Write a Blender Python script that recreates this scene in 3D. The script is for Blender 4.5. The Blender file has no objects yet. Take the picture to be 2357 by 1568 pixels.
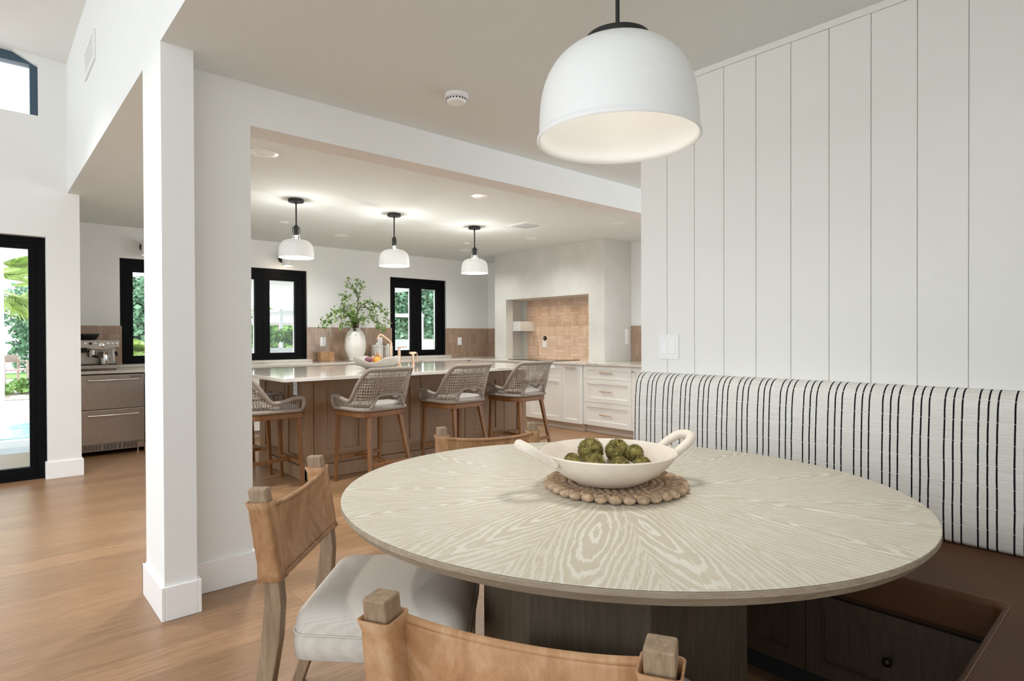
import bpy, math, random
from mathutils import Vector, Matrix, Euler
rnd = random.Random(7)
PI = math.pi
scene = bpy.context.scene
COL = scene.collection

# ------------------------------------------------------------------ mesh builder
class MB:
    def __init__(s, off=(0, 0, 0)):
        s.v = []; s.f = []; s.off = Vector(off)
    def add(s, vs, fs):
        n = len(s.v)
        s.v += [Vector(p) for p in vs]
        s.f += [tuple(i + n for i in f) for f in fs]
        return s
    def box(s, x0, x1, y0, y1, z0, z1, M=None):
        vs = [Vector((x, y, z)) for z in (z0, z1) for y in (y0, y1) for x in (x0, x1)]
        if M is not None: vs = [M @ p for p in vs]
        return s.add(vs, [(0, 2, 3, 1), (4, 5, 7, 6), (0, 1, 5, 4), (2, 6, 7, 3), (0, 4, 6, 2), (1, 3, 7, 5)])
    def hexa(s, bottom, top):      # two 4-point loops, counter-clockwise from above
        return s.add(list(bottom) + list(top), [(3, 2, 1, 0), (4, 5, 6, 7), (0, 1, 5, 4), (1, 2, 6, 5), (2, 3, 7, 6), (3, 0, 4, 7)])
    def loft(s, loops, cap=True, closed=False):
        n = len(loops[0]); vs = [p for l in loops for p in l]; fs = []
        m = len(loops)
        for i in range(m if closed else m - 1):
            a, b = i * n, ((i + 1) % m) * n
            for j in range(n):
                k = (j + 1) % n
                fs.append((a + j, a + k, b + k, b + j))
        if cap and not closed:
            fs.append(tuple(range(n - 1, -1, -1))); fs.append(tuple(range((m - 1) * n, m * n)))
        return s.add(vs, fs)
    def prism(s, poly, z0, z1, M=None):
        n = len(poly)
        vs = [Vector((p[0], p[1], z0)) for p in poly] + [Vector((p[0], p[1], z1)) for p in poly]
        if M is not None: vs = [M @ p for p in vs]
        fs = [tuple(range(n - 1, -1, -1)), tuple(range(n, 2 * n))]
        fs += [(i, (i + 1) % n, n + (i + 1) % n, n + i) for i in range(n)]
        return s.add(vs, fs)
    def lathe(s, prof, n=32, c=(0, 0, 0), M=None, sx=1, sy=1):
        loops = []
        for r, z in prof:
            lp = []
            for j in range(n):
                a = 2 * PI * j / n
                p = Vector((c[0] + max(r, 1e-4) * math.cos(a) * sx, c[1] + max(r, 1e-4) * math.sin(a) * sy, c[2] + z))
                lp.append(M @ p if M is not None else p)
            loops.append(lp)
        return s.loft(loops)
    def tube(s, pts, r, n=8, closed=False, flat=1.0):
        pts = [Vector(p) for p in pts]; m = len(pts)
        rs = r if isinstance(r, (list, tuple)) else [r] * m
        def tan(i):
            if closed: d = pts[(i + 1) % m] - pts[i - 1]
            else: d = pts[min(i + 1, m - 1)] - pts[max(i - 1, 0)]
            return d.normalized() if d.length > 1e-9 else Vector((0, 0, 1))
        t = tan(0)
        u = t.cross(Vector((0, 0, 1)))
        if u.length < 1e-3: u = t.cross(Vector((1, 0, 0)))
        u.normalize(); loops = []
        for i in range(m):
            t = tan(i)
            u = (u - t * u.dot(t))
            if u.length < 1e-6: u = t.cross(Vector((0.3, 1, 0.2)))
            u.normalize(); w = t.cross(u)
            loops.append([pts[i] + (u * math.cos(2 * PI * j / n) + w * math.sin(2 * PI * j / n) * flat) * rs[i] for j in range(n)])
        return s.loft(loops, cap=not closed, closed=closed)
    def bar(s, p, q, w, d=None, up=(0, 0, 1), w2=None, d2=None):   # rectangular bar p->q, optional taper
        p, q = Vector(p), Vector(q); d = w if d is None else d
        w2 = w if w2 is None else w2; d2 = d if d2 is None else d2
        t = (q - p).normalized(); u = t.cross(Vector(up))
        if u.length < 1e-3: u = Vector((1, 0, 0))
        u.normalize(); v = u.cross(t).normalized()
        def lp(c, a, b): return [c - u * a / 2 - v * b / 2, c + u * a / 2 - v * b / 2, c + u * a / 2 + v * b / 2, c - u * a / 2 + v * b / 2]
        return s.loft([lp(p, w, d), lp(q, w2, d2)])
    def sheet(s, fn, nu, nv, th=0.0):
        vs = [fn(i / nu, j / nv) for j in range(nv + 1) for i in range(nu + 1)]
        W = nu + 1
        fs = [(j * W + i, j * W + i + 1, (j + 1) * W + i + 1, (j + 1) * W + i) for j in range(nv) for i in range(nu)]
        return s.add(vs, fs)
    def sphere(s, c, r, n=16, m=10, sx=1, sy=1, sz=1):
        return s.lathe([(r * math.sin(PI * i / m), -r * sz * math.cos(PI * i / m)) for i in range(m + 1)], n, c, sx=sx, sy=sy)
    def build(s, name, mat, parent=None, smooth=None, bevel=0, seg=2, solid=0, sub=0, loc=None):
        me = bpy.data.meshes.new(name)
        me.from_pydata([tuple(p - s.off) for p in s.v], [], s.f)
        me.validate()
        import bmesh
        bm = bmesh.new(); bm.from_mesh(me); bmesh.ops.recalc_face_normals(bm, faces=bm.faces); bm.to_mesh(me); bm.free()
        o = bpy.data.objects.new(name, me); COL.objects.link(o)
        if mat: me.materials.append(mat)
        if smooth is not None:
            me.shade_smooth()
            if smooth < 170: me.set_sharp_from_angle(angle=math.radians(smooth))
        if solid:
            md = o.modifiers.new('solid', 'SOLIDIFY'); md.thickness = solid; md.offset = 0
        if bevel:
            md = o.modifiers.new('bevel', 'BEVEL'); md.width = bevel; md.segments = seg; md.limit_method = 'ANGLE'; md.angle_limit = math.radians(35)
        if sub:
            md = o.modifiers.new('sub', 'SUBSURF'); md.levels = sub; md.render_levels = sub
        if parent: o.parent = parent
        elif s.off.length > 0: o.location = s.off
        return o

def tag(o, label, cat, group=None, kind=None):
    o['label'] = label; o['category'] = cat
    if group: o['group'] = group
    if kind: o['kind'] = kind
    return o
def thing(name, label, cat, loc=(0, 0, 0), rz=0, group=None):
    o = bpy.data.objects.new(name, None); COL.objects.link(o)
    o.location = loc; o.rotation_euler = (0, 0, rz); o.empty_display_size = .05
    return tag(o, label, cat, group)
def struct(o): o['kind'] = 'structure'; return o
def dup(root, loc, rz, label):
    kids = {}
    for q in bpy.data.objects:
        if q.parent: kids.setdefault(q.parent.name, []).append(q)
    def rec(o, par):
        c = o.copy(); COL.objects.link(c); c.parent = par
        for k in kids.get(o.name, []): rec(k, c)
        return c
    r = rec(root, None); r.location = loc; r.rotation_euler = (0, 0, rz); r['label'] = label
    return r
def bez(pts, n=8):      # Catmull-Rom through points
    P = [Vector(p) for p in pts]; out = []
    for i in range(len(P) - 1):
        a = P[max(i - 1, 0)]; b = P[i]; c = P[i + 1]; d = P[min(i + 2, len(P) - 1)]
        for k in range(n):
            t = k / n
            out.append(0.5 * ((2 * b) + (c - a) * t + (2 * a - 5 * b + 4 * c - d) * t * t + (3 * b - a - 3 * c + d) * t ** 3))
    return out + [P[-1]]

# ------------------------------------------------------------------ materials
class NT:
    def __init__(s, name):
        s.m = bpy.data.materials.new(name); s.m.use_nodes = True
        s.t = s.m.node_tree; s.b = s.t.nodes['Principled BSDF']; s.out = s.t.nodes['Material Output']
    def n(s, typ, **kw):
        o = s.t.nodes.new('ShaderNode' + typ)
        for k, v in kw.items():
            if k.startswith('i_'):
                key = k[2:]; key = int(key) if key.isdigit() else key.replace('_', ' ')
                o.inputs[key].default_value = v
            else: setattr(o, k, v)
        return o
    def l(s, a, b): s.t.links.new(a, b)
    def math(s, op, a, b=None, c=None):
        o = s.n('Math', operation=op)
        for i, x in enumerate((a, b, c)):
            if x is None: continue
            if isinstance(x, (int, float)): o.inputs[i].default_value = x
            else: s.l(x, o.inputs[i])
        return o.outputs[0]
    def coord(s, kind='Object', scale=(1, 1, 1), rot=(0, 0, 0), loc=(0, 0, 0)):
        t = s.n('TexCoord'); m = s.n('Mapping'); m.inputs['Scale'].default_value = scale
        m.inputs['Rotation'].default_value = rot; m.inputs['Location'].default_value = loc
        s.l(t.outputs[kind], m.inputs['Vector']); return m.outputs[0]
    def noise(s, vec, scale, detail=4, rough=.5, dist=0):
        o = s.n('TexNoise'); o.inputs['Scale'].default_value = scale; o.inputs['Detail'].default_value = detail
        o.inputs['Roughness'].default_value = rough; o.inputs['Distortion'].default_value = dist
        if vec: s.l(vec, o.inputs['Vector'])
        return o.outputs['Fac']
    def ramp(s, fac, stops):
        o = s.n('ValToRGB'); e = o.color_ramp.elements
        while len(e) < len(stops): e.new(.5)
        for el, (p, c) in zip(e, stops): el.position = p; el.color = (*c, 1)
        s.l(fac, o.inputs[0]); return o.outputs[0]
    def mix(s, fac, a, b, blend='MIX'):
        o = s.n('Mix', data_type='RGBA', blend_type=blend)
        for key, x in ((0, fac), (6, a), (7, b)):
            if isinstance(x, (int, float)): o.inputs[key].default_value = x
            elif isinstance(x, tuple): o.inputs[key].default_value = (*x, 1)
            else: s.l(x, o.inputs[key])
        return o.outputs[2]
    def bump(s, h, strength=.2, dist=.01):
        o = s.n('Bump'); o.inputs['Strength'].default_value = strength; o.inputs['Distance'].default_value = dist
        s.l(h, o.inputs['Height']); s.l(o.outputs[0], s.b.inputs['Normal'])
    def col(s, c):
        if isinstance(c, tuple): s.b.inputs['Base Color'].default_value = (*c, 1)
        else: s.l(c, s.b.inputs['Base Color'])
    def set(s, **kw):
        for k, v in kw.items(): s.b.inputs[k.replace('_', ' ')].default_value = v
        return s

def plain(name, c, rough=.5, metal=0, noise=.03, nscale=40, bump=0, spec=.5, **kw):
    m = NT(name); v = m.coord()
    f = m.noise(v, nscale)
    m.col(m.ramp(f, [(.3, tuple(max(0, x * (1 - noise)) for x in c)), (.7, tuple(min(1, x * (1 + noise)) for x in c))]))
    m.set(Roughness=rough, Metallic=metal); m.b.inputs['Specular IOR Level'].default_value = spec
    if bump: m.bump(f, bump, .005)
    for k, x in kw.items(): m.b.inputs[k.replace('_', ' ')].default_value = x
    return m.m

def wood(name, dark, light, axis=2, scale=1.0, rough=.5, stretch=14, bump=.08, spec=.4):
    m = NT(name); sc = [stretch * scale] * 3; sc[axis] = scale
    v = m.coord(scale=tuple(sc))
    f = m.noise(v, 5, 6, .6, .6)
    g = m.noise(v, 22, 3, .6)
    h = m.math('ADD', m.math('MULTIPLY', f, .7), m.math('MULTIPLY', g, .3))
    m.col(m.ramp(h, [(.33, dark), (.66, light)])); m.set(Roughness=rough); m.b.inputs['Specular IOR Level'].default_value = spec
    m.bump(h, bump, .004); return m.m

M = {}
M['wall'] = plain('wall paint', (.815, .815, .79), .75, noise=.008, nscale=6, spec=.2)
M['shiplap'] = plain('shiplap paint', (.84, .82, .78), .55, noise=.006, nscale=6, spec=.3)
M['ceil'] = plain('ceiling paint', (.755, .79, .775), .85, noise=.006, nscale=5, spec=.15)
M['trim'] = plain('trim paint', (.90, .90, .89), .35, noise=.004, nscale=8)
M['plaster'] = plain('limewash plaster', (.635, .62, .58), .85, noise=.05, nscale=3.5, spec=.15)
M['cab'] = plain('white cabinet lacquer', (.87, .86, .83), .38, noise=.006)
M['black'] = plain('black metal', (.02, .02, .021), .42, noise=.1, spec=.4)
M['frameblack'] = plain('black window frame', (.002, .002, .0025), .55, noise=.1, spec=.12)
M['bluegrey'] = plain('dark blue frame', (.045, .085, .12), .45, noise=.05)
M['steel'] = plain('brushed steel', (.43, .385, .345), .30, 1, noise=.05, nscale=25)
M['steel2'] = plain('polished steel', (.72, .70, .67), .18, 1, noise=.02)
M['brass'] = plain('brushed brass', (.70, .48, .33), .32, 1, noise=.05)
M['darkmetal'] = plain('dark bronze', (.035, .022, .015), .35, .8, noise=.1)
M['enamel'] = plain('white enamel', (.86, .86, .84), .45, noise=.006)
M['plastic'] = plain('white plastic', (.87, .87, .86), .35, noise=.004)
M['ceramic'] = plain('glazed vase ceramic', (.83, .80, .74), .22, noise=.03, nscale=8)
M['stone'] = plain('cream stoneware', (.74, .655, .56), .6, noise=.05, nscale=20, bump=.05)
M['greybowl'] = plain('grey stoneware', (.46, .435, .40), .6, noise=.06, nscale=30)
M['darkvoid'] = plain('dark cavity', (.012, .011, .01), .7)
M['cushion'] = plain('stool cushion cloth', (.36, .325, .29), .95, noise=.08, nscale=160, bump=.2, spec=.1)

def floor_mat():
    m = NT('oak floor planks'); v = m.coord()
    br = m.n('TexBrick', offset=.37, offset_frequency=2, squash=1.0)
    br.inputs['Scale'].default_value = 1; br.inputs['Mortar Size'].default_value = .0013; br.inputs['Mortar Smooth'].default_value = .3
    br.inputs['Brick Width'].default_value = 1.75; br.inputs['Row Height'].default_value = .19
    br.inputs['Color1'].default_value = (0, 0, 0, 1); br.inputs['Color2'].default_value = (1, 1, 1, 1); br.inputs['Mortar'].default_value = (.5, .5, .5, 1)
    m.l(v, br.inputs['Vector'])
    tone = m.n('SeparateColor'); m.l(br.outputs['Color'], tone.inputs[0])
    gv = m.coord(scale=(1.2, 16, 16)); add = m.n('VectorMath', operation='ADD'); m.l(gv, add.inputs[0])
    cm = m.n('CombineXYZ'); m.l(m.math('MULTIPLY', tone.outputs[0], 37), cm.inputs[0]); m.l(m.math('MULTIPLY', tone.outputs[0], 11), cm.inputs[2])
    m.l(cm.outputs[0], add.inputs[1])
    f = m.noise(add.outputs[0], 3.2, 6, .6, 1.2); g = m.noise(add.outputs[0], 16, 3, .6)
    h = m.math('ADD', m.math('MULTIPLY', f, .65), m.math('MULTIPLY', g, .35))
    base = m.ramp(h, [(.28, (.20, .108, .052)), (.5, (.315, .182, .094)), (.72, (.41, .25, .14))])
    tn = m.ramp(tone.outputs[0], [(0, (.84, .82, .80)), (1, (1.08, 1.06, 1.05))])
    c = m.mix(1.0, base, tn, 'MULTIPLY')
    m.col(m.mix(m.math('MULTIPLY', br.outputs['Fac'], .75), c, (.10, .05, .022)))
    m.set(Roughness=.33); m.b.inputs['Specular IOR Level'].default_value = .5
    m.bump(m.math('SUBTRACT', m.math('MULTIPLY', h, .4), br.outputs['Fac']), .12, .003); return m.m
M['floor'] = floor_mat()

def quartz():
    m = NT('quartzite counter'); v = m.coord(scale=(.6, 2.4, 2.4), rot=(0, 0, .35))
    f = m.noise(v, 3.5, 8, .62, 1.5); g = m.noise(v, 30, 4, .6)
    h = m.math('ADD', m.math('MULTIPLY', f, .75), m.math('MULTIPLY', g, .25))
    m.col(m.ramp(h, [(.33, (.40, .34, .29)), (.45, (.62, .57, .51)), (.6, (.70, .66, .60)), (.75, (.54, .48, .42))]))
    m.set(Roughness=.07); return m.m
M['quartz'] = quartz()

def tile_v(name, ax, c1, c2):     # stacked vertical glazed tile; ax = horizontal object axis
    m = NT(name); t = m.n('TexCoord'); sp = m.n('SeparateXYZ'); m.l(t.outputs['Object'], sp.inputs[0])
    W, Hh = .052, .157
    u = m.math('DIVIDE', sp.outputs[ax], W); w = m.math('DIVIDE', m.math('SUBTRACT', sp.outputs[2], .006), Hh)
    cell = m.n('CombineXYZ'); m.l(m.math('FLOOR', u), cell.inputs[0]); m.l(m.math('FLOOR', w), cell.inputs[1])
    wn = m.n('TexWhiteNoise', noise_dimensions='2D'); m.l(cell.outputs[0], wn.inputs['Vector'])
    fu = m.math('ABSOLUTE', m.math('SUBTRACT', m.math('FRACT', u), .5)); fw = m.math('ABSOLUTE', m.math('SUBTRACT', m.math('FRACT', w), .5))
    gr = m.math('MAXIMUM', m.math('GREATER_THAN', fu, .47), m.math('GREATER_THAN', fw, .49))
    nz = m.noise(t.outputs['Object'], 14, 3)
    k = m.math('ADD', m.math('MULTIPLY', wn.outputs['Value'], .75), m.math('MULTIPLY', nz, .25))
    c = m.ramp(k, [(.1, c1), (.9, c2)])
    m.col(m.mix(m.math('MULTIPLY', gr, .6), c, (.20, .135, .095)))
    m.set(Roughness=.20)
    tilt = m.math('ADD', m.math('MULTIPLY', m.math('FRACT', u), m.math('SUBTRACT', wn.outputs['Value'], .5)), m.math('MULTIPLY', gr, -.6))
    m.bump(m.math('ADD', tilt, m.math('MULTIPLY', nz, .5)), .25, .004); return m.m
M['tileX'] = tile_v('glazed tile along back wall', 0, (.335, .222, .155), (.43, .305, .222))
M['tileY'] = tile_v('glazed tile along side wall', 1, (.335, .222, .155), (.43, .305, .222))
def tile_basket():
    m = NT('basket weave tile'); t = m.n('TexCoord'); sp = m.n('SeparateXYZ'); m.l(t.outputs['Object'], sp.inputs[0])
    S = .153
    u = m.math('DIVIDE', sp.outputs[1], S); w = m.math('DIVIDE', sp.outputs[2], S)
    par = m.math('FLOORED_MODULO', m.math('ADD', m.math('FLOOR', u), m.math('FLOOR', w)), 2.0)
    fu = m.math('FRACT', u); fw = m.math('FRACT', w)
    inv = m.math('SUBTRACT', 1.0, par)
    along = m.math('ADD', m.math('MULTIPLY', fu, par), m.math('MULTIPLY', fw, inv))
    cross = m.math('ADD', m.math('MULTIPLY', fw, par), m.math('MULTIPLY', fu, inv))
    a3 = m.math('MULTIPLY', along, 3.0)
    gr = m.math('MAXIMUM', m.math('GREATER_THAN', m.math('ABSOLUTE', m.math('SUBTRACT', m.math('FRACT', a3), .5)), .46),
                m.math('GREATER_THAN', m.math('ABSOLUTE', m.math('SUBTRACT', cross, .5)), .487))
    cell = m.n('CombineXYZ'); m.l(m.math('ADD', m.math('MULTIPLY', m.math('FLOOR', u), 7.0), m.math('FLOOR', a3)), cell.inputs[0]); m.l(m.math('FLOOR', w), cell.inputs[1])
    wn = m.n('TexWhiteNoise', noise_dimensions='2D'); m.l(cell.outputs[0], wn.inputs['Vector'])
    c = m.ramp(wn.outputs['Value'], [(0, (.58, .40, .28)), (1, (.72, .54, .42))])
    m.col(m.mix(m.math('MULTIPLY', gr, .6), c, (.34, .22, .14)))
    m.set(Roughness=.2); m.bump(m.math('SUBTRACT', m.math('MULTIPLY', wn.outputs['Value'], .4), gr), .25, .004); return m.m
M['tileB'] = tile_basket()

def leather(name, c1, c2, c3, rough=.42):
    m = NT(name); v = m.coord(scale=(1, 1, .6)); f = m.noise(v, 7, 7, .7, 1.0); g = m.noise(v, 60, 4, .6)
    h = m.math('ADD', m.math('MULTIPLY', f, .8), m.math('MULTIPLY', g, .2))
    m.col(m.ramp(h, [(.30, c1), (.5, c2), (.72, c3)])); m.set(Roughness=rough); m.b.inputs['Specular IOR Level'].default_value = .3; m.bump(m.noise(v, 240, 2), .05, .002); return m.m
M['leather'] = leather('tan saddle leather', (.215, .10, .042), (.415, .222, .105), (.61, .40, .245))
M['brownleather'] = leather('shaded brown seat leather', (.075, .030, .010), (.085, .034, .012), (.095, .039, .014), .55)  # brown leather, colour darkened for the dim light at the bench

def fabric(name, c, dark, sx, sy, rough=.95):
    m = NT(name); v = m.coord()
    w1 = m.n('TexWave', wave_type='BANDS', bands_direction='X'); w1.inputs['Scale'].default_value = sx; w1.inputs['Distortion'].default_value = 2; w1.inputs['Detail Scale'].default_value = 3
    w2 = m.n('TexWave', wave_type='BANDS', bands_direction='Y'); w2.inputs['Scale'].default_value = sy; w2.inputs['Distortion'].default_value = 2
    m.l(v, w1.inputs['Vector']); m.l(v, w2.inputs['Vector'])
    h = m.math('ADD', m.math('MULTIPLY', w1.outputs['Fac'], .5), m.math('MULTIPLY', w2.outputs['Fac'], .5))
    h = m.math('ADD', m.math('MULTIPLY', h, .7), m.math('MULTIPLY', m.noise(v, 90), .3))
    m.col(m.ramp(h, [(.2, dark), (.75, c)])); m.set(Roughness=rough); m.b.inputs['Specular IOR Level'].default_value = .1
    m.bump(h, .18, .002); return m.m
M['linen'] = fabric('oatmeal linen', (.66, .61, .54), (.55, .50, .44), 88, 72)

def striped():
    m = NT('striped bench cloth'); t = m.n('TexCoord'); sp = m.n('SeparateXYZ'); m.l(t.outputs['Object'], sp.inputs[0])
    wob = m.math('MULTIPLY', m.math('SUBTRACT', m.noise(t.outputs['Object'], 9, 2), .5), .004)
    y = m.math('SUBTRACT', 1.882, m.math('ADD', sp.outputs[1], wob))
    fr = m.math('FLOORED_MODULO', y, .0950)
    st = None
    for c in (.010, .0355, .060):
        k = m.math('LESS_THAN', m.math('ABSOLUTE', m.math('SUBTRACT', fr, c)), .0026)
        st = k if st is None else m.math('MAXIMUM', st, k)
    cut = m.math('LESS_THAN', m.math('FRACT', m.math('MULTIPLY', sp.outputs[2], 14)), .985)
    st = m.math('MULTIPLY', st, cut)
    v = m.coord(scale=(30, 12, 300)); f = m.noise(v, 1, 3)
    base = m.ramp(f, [(.25, (.72, .685, .63)), (.7, (.86, .825, .77))])
    m.col(m.mix(st, base, (.012, .012, .014))); m.set(Roughness=.95); m.b.inputs['Specular IOR Level'].default_value = .08
    m.bump(m.math('ADD', f, st), .3, .002); return m.m
M['striped'] = striped()

M['oak'] = wood('weathered oak', (.20, .128, .075), (.385, .275, .175), 2, 1.0, .6)
M['oaktop'] = wood('oak end grain', (.30, .21, .13), (.44, .33, .22), 0, 1.0, .55)
M['oakedge'] = wood('table edge oak', (.26, .20, .135), (.40, .33, .24), 0, 1.0, .55)
M['oakbase'] = wood('shaded pedestal oak', (.055, .038, .022), (.10, .072, .045), 2, 1.0, .55)  # shade under the table top is put into this oak colour
M['island'] = wood('island oak', (.22, .125, .066), (.33, .205, .118), 2, 1.0, .5, stretch=18)
M['bench'] = wood('bench oak', (.05, .031, .017), (.085, .055, .032), 2, 1.0, .5)
M['stoolwood'] = wood('stool teak', (.12, .046, .011), (.25, .105, .030), 2, 1.0, .42)
M['board'] = wood('wood block', (.38, .20, .09), (.56, .33, .17), 0, 1.5, .5)
M['rope'] = plain('grey rope', (.29, .243, .205), .95, noise=.22, nscale=120, bump=.3, spec=.1)
M['strand'] = plain('rope strand', (.335, .283, .24), .95, noise=.2, nscale=90, spec=.1)
M['jute'] = plain('braided jute', (.47, .335, .225), .95, noise=.35, nscale=70, bump=.5, spec=.1)
M['moss'] = plain('moss', (.16, .13, .045), 1.0, noise=.75, nscale=42, bump=.6, spec=.05)
M['mossleaf'] = plain('moss fibre', (.30, .265, .09), 1.0, noise=.75, nscale=60, spec=.05)
M['leaf'] = plain('ivy leaf', (.18, .30, .07), .6, noise=.45, nscale=14)
M['twig'] = plain('twig bark', (.06, .035, .02), .8, noise=.3)
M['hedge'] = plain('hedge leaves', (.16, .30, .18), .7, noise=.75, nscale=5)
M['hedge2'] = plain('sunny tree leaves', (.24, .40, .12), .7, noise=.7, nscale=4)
M['palm'] = plain('palm frond', (.30, .42, .10), .6, noise=.5, nscale=6)
M['grass'] = plain('lawn grass', (.12, .33, .05), .9, noise=.3, nscale=8)
M['paving'] = plain('pale paving', (.75, .74, .72), .8, noise=.05)
M['deck'] = plain('grey porcelain deck', (.52, .56, .60), .5, noise=.05, nscale=3)
M['pool'] = plain('pool water', (.30, .66, .70), .08, noise=.5, nscale=4, bump=.1)
M['stucco'] = plain('white stucco', (.80, .80, .79), .85, noise=.03)
M['soffit'] = plain('patio soffit paint', (.5, .5, .5), .85, noise=.03)
M['teak'] = plain('outdoor chair timber', (.34, .26, .22), .6, noise=.2)
M['gravel'] = plain('planting gravel', (.30, .25, .22), .9, noise=.6, nscale=30)
M['orange'] = plain('orange peel', (.80, .33, .03), .5, noise=.1)
M['pear'] = plain('pear skin', (.36, .17, .06), .5, noise=.3, nscale=30)
M['apple'] = plain('peach skin', (.62, .30, .22), .5, noise=.4, nscale=25)
M['plum'] = plain('plum skin', (.20, .07, .10), .4, noise=.3, nscale=25)

def glassmat():
    m = NT('window glass'); m.t.nodes.remove(m.b)
    tr = m.n('BsdfTransparent'); gl = m.n('BsdfGlossy'); gl.inputs['Roughness'].default_value = .02
    fz = m.n('Fresnel'); fz.inputs['IOR'].default_value = 1.45
    mx = m.n('MixShader'); m.l(m.math('MULTIPLY', fz.outputs[0], .6), mx.inputs[0]); m.l(tr.outputs[0], mx.inputs[1]); m.l(gl.outputs[0], mx.inputs[2])
    m.l(mx.outputs[0], m.out.inputs['Surface']); return m.m
M['glass'] = glassmat()
def jarglass():
    m = NT('jar glass'); m.col((.62, .59, .54)); m.set(Roughness=.12); return m.m
M['jar'] = jarglass()
def emit(name, c, st):
    m = NT(name); m.col((.9, .9, .88)); m.b.inputs['Emission Color'].default_value = (*c, 1); m.b.inputs['Emission Strength'].default_value = st; return m.m
M['bulb'] = emit('lit bulb', (1, .82, .60), 4)
M['bulbbig'] = emit('lit frosted bulb', (1, .95, .88), 6)

# table veneer: radial wedges of cathedral oak
def sunburst():
    m = NT('cerused oak sunburst veneer'); t = m.n('TexCoord'); sp = m.n('SeparateXYZ'); m.l(t.outputs['Object'], sp.inputs[0])
    X, Y = sp.outputs[0], sp.outputs[1]
    N = 15.0; w = 2 * PI / N
    ang = m.math('ARCTAN2', Y, X)
    k = m.math('DIVIDE', m.math('SUBTRACT', ang, TABLE_PHASE), w)
    idx = m.math('FLOORED_MODULO', m.math('FLOOR', m.math('ADD', k, .5)), N)
    loc = m.math('MULTIPLY', m.math('SUBTRACT', k, m.math('FLOOR', m.math('ADD', k, .5))), w)
    r = m.math('SQRT', m.math('ADD', m.math('MULTIPLY', X, X), m.math('MULTIPLY', Y, Y)))
    u = m.math('MULTIPLY', r, m.math('SINE', loc)); v = m.math('MULTIPLY', r, m.math('COSINE', loc))
    wn = m.n('TexWhiteNoise', noise_dimensions='1D'); m.l(m.math('ADD', idx, 3.7), wn.inputs['W'])
    hs = m.n('SeparateColor'); m.l(wn.outputs['Color'], hs.inputs[0])
    isA = m.math('LESS_THAN', m.math('ABSOLUTE', idx), .5); notA = m.math('SUBTRACT', 1.0, isA)
    u0 = m.math('MULTIPLY', m.math('MULTIPLY', m.math('SUBTRACT', hs.outputs[0], .5), .22), notA)
    v0 = m.math('ADD', .46, m.math('MULTIPLY', m.math('MULTIPLY', m.math('SUBTRACT', hs.outputs[1], .4), .3), notA))
    cv = m.n('CombineXYZ'); m.l(m.math('MULTIPLY', u, 11), cv.inputs[0]); m.l(m.math('MULTIPLY', v, 2.2), cv.inputs[1]); m.l(m.math('MULTIPLY', idx, 5.3), cv.inputs[2])
    n1 = m.noise(cv.outputs[0], 1.6, 4, .55)
    cf = m.n('CombineXYZ'); m.l(m.math('MULTIPLY', u, 260), cf.inputs[0]); m.l(m.math('MULTIPLY', v, 13), cf.inputs[1]); m.l(m.math('MULTIPLY', idx, 3.1), cf.inputs[2])
    n2 = m.noise(cf.outputs[0], 1.2, 3, .6)
    du = m.math('SUBTRACT', u, u0); dv = m.math('MULTIPLY', m.math('SUBTRACT', v, v0), .17)
    d = m.math('SQRT', m.math('ADD', m.math('ADD', m.math('MULTIPLY', du, du), m.math('MULTIPLY', dv, dv)), 1e-5))
    ph = m.math('ADD', m.math('MULTIPLY', d, 66.0), m.math('MULTIPLY', m.math('SUBTRACT', n1, .5), 3.2))
    ph = m.math('ADD', ph, m.math('MULTIPLY', m.math('SUBTRACT', n2, .5), .55))
    fr = m.math('FRACT', ph)
    line = m.math('MULTIPLY', m.math('GREATER_THAN', fr, .66), m.math('GREATER_THAN', n2, .33))
    edge = m.math('MINIMUM', 1.0, m.math('MULTIPLY', d, 11.0))
    fine = m.math('MULTIPLY', m.math('GREATER_THAN', n2, .55), edge)
    ln = m.math('MAXIMUM', m.math('MULTIPLY', line, m.math('SUBTRACT', 1.0, m.math('MULTIPLY', edge, .45))), m.math('MULTIPLY', fine, .5))
    base = m.mix(n1, (.51, .45, .34), (.59, .535, .42))
    m.col(m.mix(m.math('MULTIPLY', ln, .85), base, (.76, .745, .67)))
    m.set(Roughness=.42); m.b.inputs['Specular IOR Level'].default_value = .4
    return m.m
TABLE_RZ = math.radians(-54.2)
TABLE_PHASE = math.radians(-147 + 54.2)
M['veneer'] = sunburst()

# ------------------------------------------------------------------ camera
f_px = 1372.4; yaw = math.radians(41.81); pitch = math.radians(-.411); roll = math.radians(-.212)
Fw = Vector((math.sin(yaw) * math.cos(pitch), math.cos(yaw) * math.cos(pitch), math.sin(pitch)))
Rt = Vector((math.cos(yaw), -math.sin(yaw), 0)); Up = Rt.cross(Fw)
R2 = Rt * math.cos(roll) + Up * math.sin(roll); U2 = -Rt * math.sin(roll) + Up * math.cos(roll)
cam_d = bpy.data.cameras.new('camera'); cam = bpy.data.objects.new('camera', cam_d); COL.objects.link(cam)
cam.matrix_world = Matrix(((R2.x, U2.x, -Fw.x, 0), (R2.y, U2.y, -Fw.y, 0), (R2.z, U2.z, -Fw.z, 1.22), (0, 0, 0, 1)))
cam_d.sensor_width = 36; cam_d.sensor_fit = 'HORIZONTAL'; cam_d.lens = f_px / 2357 * 36; cam_d.clip_start = .02
scene.camera = cam

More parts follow.
